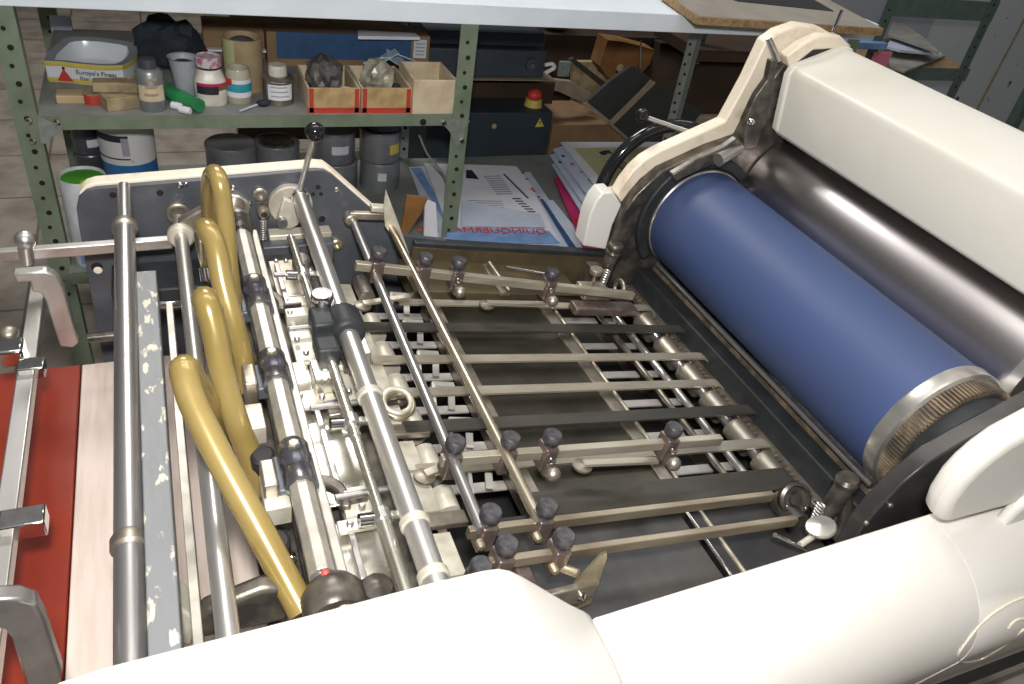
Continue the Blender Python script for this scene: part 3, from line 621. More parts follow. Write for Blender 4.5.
# hooked bracket on the hood end, small lever, rod
b = MB().prism([onY(x, y, 1.43) for x, y in ((779, 52), (795, 40), (812, 32), (832, 32), (843, 42), (836, 52), (822, 45), (805, 46), (790, 58), (782, 66))], (0, -.03, 0)); b.build('hood_hinge_arm', 'creamedge', P, bev=.004)
MB().cyl(onY(768, 37, 1.42), onY(778, 60, 1.42), .0062, .009, n=14).build('hood_catch', 'darksteel', P)
MB().cyl(onY(842, 10, 1.42), onY(833, 31, 1.42), .0036, n=12).build('hood_pin', 'chrome', P)
# far handwheel and lever
hw_c = V((1.122, 1.52, -.795))
MB().torus(hw_c, (0, 1, 0), .170, .016, 56, 14).build('handwheel', 'ball', P)
MB().cyl(hw_c+V((0, -.03, 0)), hw_c+V((0, .03, 0)), .03).build('handwheel_hub', 'iron', P)
for k in range(3):
    a = math.radians(30+120*k); MB().cyl(hw_c, hw_c+V((math.cos(a)*.165, 0, math.sin(a)*.165)), .01).build('handwheel_spoke', 'iron', P)
lv = MB().cyl(onY(648, 118, 1.52), onY(690, 133, 1.50), .0055, .0075, n=14).build('lever_rod', 'steel', P)
MB().sph(onY(642, 115, 1.52), .0165, 22).build('lever_ball', 'ball', lv)

# near covers: profile swept with rounded shoulder
def cover(name, top, y_in, y_flat, rad, zbot, m='cream'):
    """top: list of (x,z) along the upper edge"""
    prof = [(y_in, -.20), (y_in, -.006), (y_in-.002, -.002), (y_in-.007, 0), (y_flat, 0)]
    for k in range(1, 12):
        a = math.radians(102)*k/11; prof.append((y_flat - rad*math.sin(a), -rad*(1-math.cos(a))))
    prof.append((y_flat-rad+.085, zbot))
    KS = .95                                               # the inner lip stands just clear of the shaft ends
    rr = [[V((x*KS, y*KS, ((z+dz) if dz != zbot else zbot)*KS)) for y, dz in prof] + [V((x*KS, y_in*KS, zbot*KS))] for x, z in top]
    return MB().rings(rr).build(name, m, P, ang=50)
def arc(x0, z0, x1, z1, n=6, bulge=0): return [(x0+(x1-x0)*k/n, z0+(z1-z0)*k/n) for k in range(n+1)]
t1 = [(-.208, -.93), (-.205, -.83), (-.195, -.785), (-.178, -.756), (-.155, -.741), (-.12, -.735), (.067, -.730), (.209, -.724), (.268, -.724), (.288, -.727), (.303, -.736), (.32, -.752), (.40, -.838), (.425, -.862), (.436, -.874), (.4405, -.90)]
cover('feeder_cover', t1, .5, .425, .075, -1.35)
t2 = [(.4435, -.905), (.4445, -.892), (.450, -.887), (.6, -.879), (.8, -.869), (1.0, -.858), (1.040, -.856)]
cover('long_side_cover', t2, .5, .468, .135, -1.35)
t3 = [(1.0408, -.8575), (1.0415, -.856), (1.2, -.850), (1.6, -.84), (1.9, -.84)]
lsc = bpy.data.objects['long_side_cover']; esc = cover('end_side_cover', t3, .5, .468, .136, -1.35)
# raised near cylinder guard
g3 = [(.985, -.868), (.967, -.848), (.957, -.815), (.957, -.775), (.967, -.745), (.985, -.720), (1.01, -.697), (1.114, -.650), (1.25, -.585), (1.5, -.50), (1.8, -.48), (1.8, -.875)]
MB().prism([(x*.95+.032, .475, z*.95+.036) for x, z in g3], (0, -.042, 0)).build('cylinder_guard', 'cream', P, bev=.016, seg=5)
g4 = [(1.09, -.885), (1.10, -.84), (1.13, -.80), (1.25, -.73), (1.5, -.64), (1.8, -.6), (1.8, -.885)]
MB().prism([(x*.95+.055, .44, z*.95+.012) for x, z in g4], (0, -.020, 0)).build('guard_shoulder', 'cream', P, bev=.010, seg=4)
# embossed cream loop ornament on the end cover (raised line)
q = [(1034, 594), (1010, 603), (985, 620), (966, 642), (958, 656), (964, 662), (980, 659), (1000, 648), (1020, 632), (1034, 622)]
from mathutils.bvhtree import BVHTree
_o = WL[esc.name] - V((0, 0, H))
_o2 = WL[lsc.name] - V((0, 0, H)); _n = len(esc.data.vertices)
_bv = BVHTree.FromPolygons([v.co + _o for v in esc.data.vertices] + [v.co + _o2 for v in lsc.data.vertices], [tuple(p.vertices) for p in esc.data.polygons] + [tuple(i+_n for i in p.vertices) for p in lsc.data.polygons])
def coverpt(px, py):
    hit = _bv.ray_cast(V((0, 0, 0)), ray(px, py).normalized()); return hit[0] if hit[0] else onY(px, py, .36)
MB().tube([coverpt(*p) for p in q], .0022, n=8, sm=5).build('raised_line_emblem', 'creamedge', P)
MB().tube([coverpt(*p) for p in ((1034, 619), (1020, 619), (1012, 623), (1008, 628))], .0022, n=8, sm=4).build('raised_line_emblem', 'creamedge', P)
# rubber strip low on the side cover
MB().box((1.36, .350, -1.15), (.9, .012, .020)).build('rubber_strip', 'rubber', P)

# press body below, standing on the floor
MB().box((.36, .95, -1.40), (.58, .90, .56)).build('lower_casing', 'iron', P)
MB().box((1.18, .95, -1.40), (1.03, .86, .56)).build('lower_casing', 'iron', P)
# end bearer: rail at left
MB().bar((-.40, 1.35, -.769), (-.02, 1.35, -.762), .016, .020).build('cross_rail', 'steel', P, bev=.002)
gr = MB().box((-.245, .98, -.842), (.024, .86, .022)).build('guide_rail', 'steel', P, bev=.002)
MB().cyl(onY(27, 262, 1.34), onY(25, 243, 1.34), .012, n=16).sph(onY(25, 240, 1.34), .0165, 18).build('rail_knob', 'steel', gr)
MB().sph(onZ(8, 333, -.815), .015, 16, (1, 1, .7)).build('rail_screw', 'dullsteel', gr)
MB().box(onZ(12, 352, -.825), (.035, .04, .03)).build('rail_clamp', 'chrome', gr, bev=.004)
MB().box(onZ(32, 368, -.83), (.036, .03, .02)).build('stop_block', 'chrome', gr, bev=.002)
MB().box(onZ(24, 523, -.83), (.05, .032, .026)).build('stop_block', 'chrome', gr, bev=.002)
def finger(pts, y, m):
    MB().prism([onY(a, c, y) for a, c in pts], (0, .018, 0)).build('curved_stop_finger', m, P, bev=.003, seg=2)
finger([(12, 274), (45, 271), (56, 276), (64, 288), (79, 343), (73, 348), (60, 347), (46, 302), (41, 294), (32, 292), (30, 282), (16, 283)], 1.17, 'steel')
finger([(-22, 601), (18, 599), (36, 605), (44, 620), (62, 674), (58, 695), (30, 700), (12, 640), (4, 630), (-22, 628)], .55, 'darksteel')
MB().cyl(onY(88, 338, 1.25), onY(118, 335, 1.25), .009, n=14).build('plate_stud', 'iron', P)

# ================= PILE
tag(MB().box((-.078, .91, -1.012), (.250, .84, .024)).build('pile_board', 'pile', bev=.002), 'pale wooden board lying under the feeder shafts beside the red board', 'board')
tag(MB().box((-.270, .91, -1.010), (.130, .84, .022)).build('red_board', 'red', bev=.002), 'glossy red lacquered board lying left of the pale board', 'board')
tag(MB().box((-.15, .91, -1.352), (.34, .80, .655)).build('paper_pile', 'paper', bev=.002), 'stack of paper carrying the two boards in the feeder', 'paper stack')
# ================================================================ BACKGROUND: STORAGE BENCH
S1, S2 = -.86, -1.30
def depth(p): return p.x*RX.z + p.y*RY.z + p.z*RZ.z
bench = thing('storage_bench', 'long white topped bench on green perforated angle posts with grey shelves', 'bench', (.8, 2.5, -H))
MB().box((.80, 2.66, -.567), (3.14, .92, .055)).build('bench_top', 'white', bench, bev=.002)
def post(x, y, z0, z1, w=.052, side=1, m='green', parent=bench, hs=.055, holes=True):
    b = MB().box((x, y, (z0+z1)/2), (w, .003, z1-z0)).box((x+side*w/2, y+.02, (z0+z1)/2), (.003, .042, z1-z0))
    n0 = len(b.b.faces); k = 0; z = z1-.05
    while z > max(z0, -1.45):
        r_ = .0072 if k % 2 else .0055; b.cyl((x-.002+(.006 if k % 2 else 0), y-.0012, z), (x-.002+(.006 if k % 2 else 0), y-.0028, z), r_, n=10); z -= hs/1.25; k += 1
    p = b.build('angle_post', m, parent, sm=False); p.data.materials.append(M['hole'])
    for f in p.data.polygons[n0:]: f.material_index = 1
    return p
post(-.333, 2.2, -H, -.594); post(.826, 2.2, -H, -.594); post(2.28, 2.2, -H, -.594); post(-.333, 3.08, -H, -.594); post(2.28, 3.08, -H, -.594)
pb = post(.845, 2.86, -H, -.9, .04, m='gusset')
def shelf(z, x0, x1, y0, y1, m='shelfgrey'):
    s_ = MB().box(((x0+x1)/2, (y0+y1)/2, z-.003), (x1-x0, y1-y0, .006)).build('shelf', m, bench, sm=False)
    MB().box(((x0+x1)/2, y0-.001, z-.018), (x1-x0, .004, .036)).build('shelf_lip', 'green', s_, sm=False); return s_
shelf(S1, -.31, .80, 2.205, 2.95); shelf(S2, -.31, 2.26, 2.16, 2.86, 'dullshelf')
for pts, bolts in ((((37, 116), (63, 127), (45, 144), (41, 143)), ((57, 122), (29, 121), (33, 141))), (((438, 119), (470, 121), (465, 127), (463, 146), (456, 146), (450, 132)), ((444, 123), (462, 141)))):
    g = MB().prism([onY(x, y, 2.193) for x, y in pts], (0, .002, 0)).build('gusset', 'gusset', bench, sm=False)
    for q in bolts: MB().lathe(onY(*q, 2.193), (0, -1, 0), [(.009, 0), (.008, .005), (.003, .007)], 10).build('bolt', 'chrome', g)
MB().lathe(onY(423, 122, 2.2), (0, -1, 0), [(.010, 0), (.010, .003)], 12).build('beam_hole', 'hole', bench)
# separate grey-green angle standing behind
x_ = onY(679, 90, 2.45).x
pg = thing('steel_post', 'pale green perforated angle post standing right of the tilted charcoal boards', 'post', V((x_, 2.45, -H)))
b = MB().box((x_, 2.45, (-H-.66)/2), (.034, .003, H-.66)); n0 = len(b.b.faces)
for k in range(18): c_ = V((x_-.002+(.006 if k % 2 else -.004), 2.448, -.70-k*.036)); b.cyl(c_, c_-V((0, .0016, 0)), .0055, n=10)
p = b.build('front_flange', 'gusset', pg, sm=False); p.data.materials.append(M['hole'])
for f in p.data.polygons[n0:]: f.material_index = 1
MB().prism([(x_+.017, 2.449, -H), (x_+.020, 2.449, -H), (x_+.060, 2.475, -H), (x_+.057, 2.475, -H)], (0, 0, H-.66)).build('side_flange', 'gusset', pg, sm=False)
# board lying on the bench top
def topquad(pts, z, t, name, m, parent=None, bev=0):
    q = [onZ(x, y, z) for x, y in pts]; return MB().prism(q, (0, 0, -t)).build(name, m, parent, bev=bev, sm=False)
bdr = thing('drawing_board', 'chipboard with grey laminate face lying on the bench top', 'board', onZ(800, 15, -.54))
topquad(((662, -8), (698, 17), (884, 29), (822, -4), (790, -20), (700, -30)), -.512, .022, 'board_core', 'chip', bdr)
topquad(((664, -8), (699, 16), (882, 28), (821, -4), (789, -20), (701, -30)), -.510, .003, 'laminate_face', 'laminate', bdr)
topquad(((722, -4), (738, 1), (834, 11), (822, 4), (800, -8)), -.508, .002, 'dark_panel', 'rubber', bdr)

# ---- round containers
def spot(px, py, zs, rpx, ptop, push=0):
    b0 = onZ(px, py, zs); d = depth(b0); r = rpx*d/F
    return V((b0.x, b0.y+r, zs)), r, onY(px, ptop, b0.y+ r*.3).z
def wrap(name, c, r, z0, z1, a0, a1, m, parent, n=14):
    """curved label on a cylinder: angles measured from -y, degrees"""
    A = [math.radians(a0+(a1-a0)*k/n) for k in range(n+1)]
    o = [V((c.x+math.sin(a)*r, c.y-math.cos(a)*r, z0)) for a in A]; i = [V((c.x+math.sin(a)*(r-.001), c.y-math.cos(a)*(r-.001), z0)) for a in A]
    return MB().prism(o+i[::-1], (0, 0, z1-z0)).build(name, m, parent)
def ctext(body, size, c, r, z, m, parent, dx=0): return text('lettering', body, size, V((c.x+dx, c.y-r-.0018, z)), X, Z, m, parent, .0003)
# varnish tin
c, r, zt = spot(154, 113, S1, 12.5, 72)
t = thing('varnish_tin', 'small dark tin with a stained cream label and black cap, left of the green tube', 'tin', c)
MB().lathe(c, Z, [(r*.97, 0), (r, .004), (r, zt-S1-.006), (r*.9, zt-S1), (r*.6, zt-S1+.004)], 28).build('body', 'can', t)
MB().cyl(c+V((0, 0, zt-S1)), c+V((0, 0, zt-S1+.028)), r*.62, r*.58).build('cap', 'blackcan', t)
lb_ = wrap('paper_label', c, r+.001, S1+.03, zt-.035, -60, 62, 'boxwood', t)
for k in range(3): wrap('label_smudge', c, r+.0016, S1+.045+k*.02, S1+.052+k*.02, -30+8*k, 30, 'oldwood', lb_, 8)
# cup
c, r, zt = spot(187, 97, S1, 9, 60)
t = thing('plastic_cup', 'pale grey tapered cup full of dark bits behind the white jar', 'cup', c)
hh = zt-S1; R2 = r*1.5
MB().lathe(c, Z, [(r, 0), (R2, hh), (R2+.003, hh+.003), (R2-.003, hh), (R2-.006, hh-.012), (.001, hh-.014)], 28, cap1=False).build('cup_body', 'cup', t)
MB().lathe(c+V((0, 0, hh-.013)), Z, [(R2-.007, 0), (R2-.02, .006), (.001, .010)], 16).build('dark_filling', 'iron', t)
# white jar
c, r, zt = spot(213, 107, S1, 16.5, 71)
t = thing('white_jar', 'white square-shouldered jar with black and orange label and pink stained lid', 'jar', c)
hh = zt-S1; b = MB(); rr = []
for k, (s_, z_) in enumerate(((.95, 0), (1, .004), (1, hh*.62), (.98, hh*.70), (.72, hh*.97), (.68, hh))):
    rr.append([c+V((math.cos(a)*r*s_*(1+.07*math.cos(4*a+math.pi)), math.sin(a)*r*s_*(1+.07*math.cos(4*a+math.pi)), z_)) for a in [2*math.pi*i/32 for i in range(32)]])
b.rings(rr).build('jar_body', 'jarw', t)
MB().cyl(c+V((0, 0, hh)), c+V((0, 0, hh+.008)), r*.70).build('neck_ring', 'rubber', t)
MB().lathe(c+V((0, 0, hh+.006)), Z, [(r*.74, 0), (r*.74, .022), (r*.66, .026), (r*.6, .022), (.001, .022)], 28).build('lid', 'lidpink', t)
wrap('dark_label', c, r+.004, S1+.035, S1+hh*.66, -48, 22, 'printblack', t); wrap('orange_label', c, r+.004, S1+.045, S1+hh*.60, 22, 58, 'orange', t)
wrap('red_label_band', c, r+.0043, S1+hh*.60, S1+hh*.68, -48, 58, 'magenta', t)

# glass jar
c, r, zt = spot(241, 105, S1, 12, 70)
t = thing('glass_jar', 'small cloudy jar with white, red and teal label right of the white jar', 'jar', c)
hh = zt-S1
MB().lathe(c, Z, [(r*.95, 0), (r, .005), (r, hh-.01), (r*.9, hh), (r*.8, hh), (r*.8, hh-.02), (.001, hh-.022)], 28, cap1=False).build('jar_body', 'jarglass', t)
wrap('white_label', c, r+.001, S1+.02, S1+hh*.72, -70, 70, 'paper', t); wrap('teal_label_band', c, r+.0018, S1+.035, S1+.058, -70, 70, 'teal', t); wrap('red_label_spot', c, r+.0018, S1+hh*.55, S1+hh*.75, -70, -35, 'printred', t)
# round tin with white lid
c, r, zt = spot(281, 107, S1, 15, 80)
t = thing('solvent_tin', 'squat grey tin with a white printed label and white cap, right of the jars', 'tin', c)
hh = zt-S1
MB().lathe(c, Z, [(r*.97, 0), (r, .004), (r, hh-.004), (r*1.03, hh), (r*.9, hh+.004), (r*.6, hh+.006)], 28).build('body', 'dullsteel', t)
MB().lathe(c+V((0, 0, hh+.004)), Z, [(r*.60, 0), (r*.60, .020), (r*.55, .030), (r*.50, .030)], 28).build('cap', 'jarw', t)
l_ = wrap('white_label', c, r+.001, S1+.018, S1+hh-.012, -48, 48, 'paper', t)
for k in range(4): wrap('label_line', c, r+.0016, S1+.028+k*.013, S1+.031+k*.013, -35, 35-5*k, 'greyprint', l_, 8)
# pen
tag(MB().cyl(onZ(240, 111, S1+.006), onZ(262, 103, S1+.006), .003).build('brush', 'lilac'), 'thin pale brush handle lying in front of the squat tin', 'brush')
tag(MB().sph(onZ(263, 103, S1+.010), .012, 12, (1.6, 1, .8)).build('rag_scrap', 'bag'), 'small dark rag scrap at the end of the thin brush handle', 'rag')
# green tube + white caps
tag(MB().tube([onZ(168, 90, S1+.022), onZ(176, 96, S1+.022), onZ(200, 106, S1+.022)], [.020, .022, .018], sm=3).build('green_tube', 'greenp'), 'green plastic tube lying beside the white jar', 'tube')
for q, l in (((177, 106), 'white plastic cap lying nearest the dark tin in front of the green tube'), ((185, 110), 'white plastic cap lying nearest the white jar in front of the green tube')):
    a = onZ(*q, S1+.010); tag(MB().lathe(a, (.7, -.5, 0), [(.010, -.014), (.010, .012), (.008, .016)], 16).build('bottle_cap', 'paper'), l, 'cap', 'white caps by the green tube')
# wooden bits
def sblock(name, px, py, size, m, label, cat='block', rot=0, z=S1, grp='wood offcuts on the shelf'):
    B = (X*math.cos(rot)+Y*math.sin(rot), Y*math.cos(rot)-X*math.sin(rot), Z)
    o = MB().box(onZ(px, py, z)+V((0, size[1]/2, size[2]/2)), size, B).build(name, m, bev=.002); return tag(o, label, cat, grp)
sblock('wood_block', 72, 104, (.070, .05, .022), 'wood', 'flat pale wood offcut left of the red tin')
sblock('wood_block', 124, 110, (.105, .07, .034), 'oldwood', 'worn wood offcut between the red tin and the dark tin', rot=.35)
sblock('wood_block', 113, 96, (.085, .05, .034), 'wood', 'pale wood block at the bottom of the stack in front of the dish', rot=.1)
sblock('wood_block', 118, 93, (.115, .04, .026), 'oldwood', 'worn wood block on top of the stack in front of the dish', rot=-.05, z=S1+.036)
c, r, zt = spot(94, 106, S1, 9, 97)
t = thing('round_tin', 'small red round tin with a brown lid between wood offcuts', 'tin', c)
MB().cyl(c, c+V((0, 0, .026)), r, n=24).build('body', 'redpaper', t); MB().cyl(c+V((0, 0, .026)), c+V((0, 0, .031)), r*.96, n=24).build('lid', 'oldwood', t)
# ashtray-like dish
dd = thing('advertising_dish', 'white rounded dish with grey rim and yellow trimmed side lettering on the shelf', 'dish', onZ(90, 78, S1))
rim = [(44, 60), (48, 52), (63, 39), (70, 37), (80, 36.5), (100, 37.5), (125, 41), (135, 43.5), (137, 49), (136, 55), (130, 61), (122, 65), (105, 65.5), (80, 63.5), (60, 61), (46, 60.5)]
rz = -.800; R_ = [onZ(x, y, rz) for x, y in rim]; cc = sum(R_, V((0, 0, 0)))/len(R_)
def sc_(k, z): return [V((cc.x+(p.x-cc.x)*k, cc.y+(p.y-cc.y)*k, z)) for p in R_]
MB().rings([sc_(.97, -.860), sc_(1, -.857), sc_(1.0, rz-.004)], cap1=False).build('dish_side', 'enamelw', dd)
MB().rings([sc_(1.003, rz-.006), sc_(1.006, rz), sc_(.80, rz-.004), sc_(.80, rz-.007)], cap0=False, cap1=False).build('dish_rim', 'rimgrey', dd)
MB().rings([sc_(.80, rz-.004), sc_(.76, rz-.02), sc_(.66, rz-.045), sc_(.6, rz-.05)], cap0=False).build('dish_bowl', 'enamelw', dd)
MB().rings([sc_(1.008, rz-.014), sc_(1.012, rz-.010), sc_(1.012, rz-.003), sc_(1.006, rz-.001)], cap0=False, cap1=False).build('yellow_rim_line', 'yellow', dd)
MB().rings([sc_(.985, -.8595), sc_(1.007, -.855), sc_(1.007, -.846), sc_(1.002, -.845)], cap0=False, cap1=False).build('yellow_base_line', 'yellow', dd)
pa, pb_ = V((R_[15].x, R_[15].y, 0)), V((R_[13].x, R_[13].y, 0)); rt = (pb_-pa).normalized(); nn = V((rt.y, -rt.x, 0))
o_ = V((pa.x, pa.y, -.850)) + nn*.006
MB().prism([o_+rt*.022, o_+rt*.062, o_+rt*.042+V((0, 0, .034))], nn*.001).build('red_triangle', 'printred', dd, sm=False)
MB().sph(o_+rt*.042+V((0, 0, .035)), .004, 8).build('triangle_tip', 'printblack', dd)
text('lettering', "Europe's Finest", .017, o_+rt*.072+V((0, 0, .022)), rt, Z, 'printblack', dd); text('lettering', "filter cigarettes", .014, o_+rt*.080+V((0, 0, .006)), rt, Z, 'printblack', dd)
tag(MB().box(cc+V((-.02, -.05, -.045)), (.045, .02, .008)).build('dish_scrap', 'oldwood'), 'small brown scrap lying in the white dish', 'scrap')
# kraft tube
c, r, zt = spot(248, 96, S1, 19, 45)
t = thing('cardboard_tube', 'wide brown cardboard tube standing open with dark contents behind the jars', 'tube', c)
c = c+V((0, .02, 0)); hh = onY(248, 42, c.y-r).z-S1
MB().lathe(c, Z, [(r, 0), (r, hh), (r-.004, hh), (r-.004, hh-.05), (.001, hh-.052)], 32, cap1=False).build('tube_wall', 'kraft', t)
wrap('green_paint_band', c, r+.001, S1+.02, S1+hh-.002, -75, -30, 'olive', t)
MB().sph(c+V((0, 0, hh-.02)), r*.7, 14, (1, 1, .5)).build('dark_contents', 'rag', t)
# blue panelled carton
A, B_ = onY(268, 68, 2.62), onY(428, 68, 2.62); zb = onY(345, 34, 2.62).z
t = thing('flat_carton', 'low brown carton with a blue front panel behind the wooden boxes', 'carton', V(((A.x+B_.x)/2, 2.68, S1)))
MB().box(((A.x+B_.x)/2, 2.68, (S1+zb)/2), (B_.x-A.x, .12, zb-S1)).build('carton_body', 'card', t, bev=.001)
q0, q1 = onY(277, 58, 2.617), onY(412, 34, 2.617)
MB().box(((q0.x+q1.x)/2, 2.618, (q0.z+q1.z)/2-.004), (q1.x-q0.x, .003, q1.z-q0.z-.006)).build('blue_panel', 'printblue', t)
q0, q1 = onY(413, 58, 2.616), onY(427, 40, 2.616)
MB().box(((q0.x+q1.x)/2, 2.617, (q0.z+q1.z)/2), (q1.x-q0.x, .003, abs(q1.z-q0.z))).build('printed_sticker', 'sticker', t)
for k in range(4): MB().box(((q0.x+q1.x)/2, 2.615, q0.z+.012+k*.012), ((q1.x-q0.x)*.7, .002, .004)).build('sticker_line', 'greyprint', t)
tag(MB().prism([onZ(x, y, zb+.012) for x, y in ((358, 30), (415, 33), (420, 37), (358, 36))], (0, 0, -.01)).build('folded_paper', 'paper'), 'folded white paper lying on top of the blue panelled carton', 'paper')
A, B_ = onY(203, 36, 2.70), onY(333, 36, 2.70); zb = onY(270, 22, 2.70).z
tag(MB().box(((A.x+B_.x)/2, 2.72, (S1+zb)/2), (B_.x-A.x, .05, zb-S1)).build('carton', 'card', bev=.002), 'tall brown carton standing behind the kraft tube', 'carton')
tag(MB().box(((A.x+B_.x)/2, 2.66, (S1+A.z)/2+.003), (B_.x-A.x, .02, .006)).build('paper_strip', 'paper'), 'white paper strip lying in front of the tall carton', 'paper')
# wooden boxes
def openbox(px0, px1, ptop, pbot, label, m, trim, dpt=.20):
    a, b_ = onZ(px0, pbot, S1), onZ(px1, pbot, S1); y0 = (a.y+b_.y)/2; zt = onY(px0, ptop, y0).z; w_ = b_.x-a.x; h_ = zt-S1; cx0 = (a.x+b_.x)/2
    t = thing('wooden_box', label, 'box', V((cx0, y0+dpt/2, S1)), 'small open boxes on the shelf')
    MB().box((cx0, y0+.003, S1+h_/2), (w_, .006, h_)).build('front_wall', m, t, bev=.001)
    MB().box((cx0, y0+dpt-.003, S1+h_/2+.0), (w_, .006, h_)).build('back_wall', 'boxwood', t, bev=.001)
    for s_ in (-1, 1): MB().box((cx0+s_*(w_/2-.003), y0+dpt/2, S1+h_/2), (.006, dpt-.012, h_)).build('side_wall', 'boxwood', t, bev=.001)
    MB().box((cx0, y0+dpt/2, S1+.003), (w_-.012, dpt-.012, .006)).build('box_floor', 'boxwood', t)
    if trim:
        b = MB(); b.box((cx0, y0-.001, S1+.008), (w_, .002, .016)); 
        for s_ in (-1, 1): b.box((cx0+s_*(w_/2-.010), y0-.001, S1+h_*.5), (.012, .002, h_*.95))
        b.build('red_paper_trim', 'redpaper', t, sm=False)
    return cx0, y0, w_, h_, t
b1 = openbox(308, 360, 88, 113, 'red trimmed wooden box holding a dark crumpled bag, left one', 'yellowwood', True)
b2 = openbox(361, 411, 88, 113, 'red trimmed wooden box holding crumpled clear film, right one', 'yellowwood', True)
b3 = openbox(412, 455, 80, 114, 'plain pale wooden box nearest the green post', 'boxwood', False, .17)
def lump(name, c, r, m, label, cat, n=3, sc=(1, 1, 1), seed=1):
    rnd = random.Random(seed); bm = MB(); bmesh.ops.create_icosphere(bm.b, subdivisions=n, radius=r)
    for v in bm.b.verts:
        k = 1 + rnd.uniform(-.16, .16); v.co = V((v.co.x*k*sc[0], v.co.y*k*sc[1], v.co.z*k*sc[2])) + V(c)
    return tag(bm.build(name, m, sm=False), label, cat)
lump('crumpled_bag', (b1[0]-.015, b1[1]+.07, S1+.085), .055, 'rag', 'dark crumpled shiny bag stuffed in the left red trimmed box', 'bag', sc=(.95, .9, 1.05), seed=3)
lump('crumpled_film', (b2[0]-.012, b2[1]+.06, S1+.080), .050, 'plastic', 'crumpled clear film stuffed in the right red trimmed box', 'film', sc=(1, .9, 1.1), seed=5)
lump('dark_wires', (b2[0]+.035, b2[1]+.05, S1+.05), .025, 'bag', 'small dark tangle at the right side of the right red trimmed box', 'tangle', 2, seed=9)
lump('white_scrap', (b1[0]+.038, b1[1]+.04, S1+.05), .022, 'paper', 'small white paper scrap inside the left red trimmed box', 'paper', 2, (1.2, 1, .5), seed=8)
t = MB(); rnd = random.Random(4)
for k in range(5):
    q_ = onY(372+k*8, 60-((k*7) % 5), 2.42); B = Matrix.Rotation(rnd.uniform(-.6, .6), 3, 'Y') @ Matrix.Rotation(rnd.uniform(-.4, .4), 3, 'X')
    t.box(q_, (.065, .06, .003), (B@X, B@Y, B@Z))
tag(t.build('paper_wad', 'bluepaper', sm=False), 'wad of pale blue paper sheets stuck behind the right red trimmed box', 'paper')
lump('cloth_bag', onY(168, 42, 2.6)+V((0, .02, -.03)), .115, 'bag', 'black cloth bag slumped behind the cup and dark tin', 'bag', 3, (.85, .6, .85), seed=2)
q_ = onY(62, 28, 2.95); tag(MB().box(q_, (.06, .03, .07)).build('pale_box', 'lilac'), 'pale grey block seen behind the dish', 'box')

# ---- lower shelf
def drum(px, rpx, y, z0, z1, m, label, name='ink_can', cat='can', grp=None, label_at=None, lid=True):
    p = onY(px, 150, y); d = depth(p); r = rpx*d/F; c = V((p.x, y+r, z0)); hh = z1-z0
    t = thing(name, label, cat, c, grp)
    MB().lathe(c, Z, [(r*.98, 0), (r, .003), (r, hh-.012), (r*1.03, hh-.010), (r*1.03, hh-.003), (r*.99, hh), (r*.92, hh), (r*.90, hh-.006), (.001, hh-.006)], 32, cap1=False).build('can_body', m, t)
    MB().torus(c+V((0, 0, hh-.004)), Z, r*.99, .003, 32, 6).build('can_rim', 'canrim', t)
    if label_at: wrap('can_sticker', c, r+.001, z0+hh*label_at[3], z0+hh*label_at[4], label_at[0], label_at[1], label_at[2], t)
    return t, c, r
G = 'grey ink cans on the lower shelf'
drum(341, 21, 2.56, S2, -1.188, 'can', 'grey ink can at the bottom of the left stack of two', grp=G)
drum(339, 20, 2.565, -1.186, -1.075, 'can', 'grey ink can with white sticker on top of the left stack', grp=G, label_at=(-20, 30, 'sticker', .35, .62))
drum(386, 20.5, 2.56, S2, -1.188, 'can', 'grey ink can with white spot at the bottom of the right stack', grp=G, label_at=(-20, 5, 'sticker', .45, .72))
drum(385, 20.5, 2.565, -1.186, -1.075, 'can', 'grey ink can with yellow sticker on top of the right stack', grp=G, label_at=(15, 55, 'yellow', .3, .62))
drum(386, 19, 2.575, -1.073, -1.00, 'blackcan', 'dark can topping the right stack just under the shelf lip', grp=G)
tw, cw, rw = drum(233, 25, 2.52, S2, -1.108, 'can', 'low wide grey can closed by a clean lid', name='wide_can', grp='wide open cans')
MB().lathe(cw+V((0, 0, .188)), Z, [(rw*.93, 0), (rw*.93, .006), (rw*.85, .004), (.001, .005)], 32).build('can_lid', 'canlid', tw)
t, c, r = drum(280, 22, 2.54, S2, -1.108, 'can', 'low wide grey can with ink crust inside, right of the can with the clean lid', name='wide_can', grp='wide open cans')
MB().lathe(c+V((0, 0, .184)), Z, [(r*.8, 0), (r*.7, .008), (r*.3, .002), (.001, .004)], 18).build('ink_crust', 'iron', t)
drum(88, 14, 2.5, S2, -1.10, 'blackcan', 'black tin at the bottom left behind the white and blue pail', name='paint_tin', grp='dark paint tins')
drum(88, 14, 2.5, -1.098, -.90, 'blackcan', 'black tin with small white sticker stacked behind the white and blue pail', name='paint_tin', grp='dark paint tins', label_at=(0, 60, 'sticker', .12, .24))
t, c, r = drum(127, 26, 2.40, S2, -.915, 'bluecan', 'white and blue paint pail with a printed splashed label', name='paint_pail', cat='pail')
wrap('white_wrap', c, r+.001, -1.090, -.935, -95, 95, 'canwhite', t, 30); wrap('black_label_bar', c, r+.002, -1.018, -.998, -75, 5, 'printblack', t)
wrap('thin_label_line', c, r+.002, -1.072, -1.068, -75, 5, 'printblack', t); wrap('barcode_block', c, r+.002, -1.060, -1.005, -10, 5, 'greyprint', t)
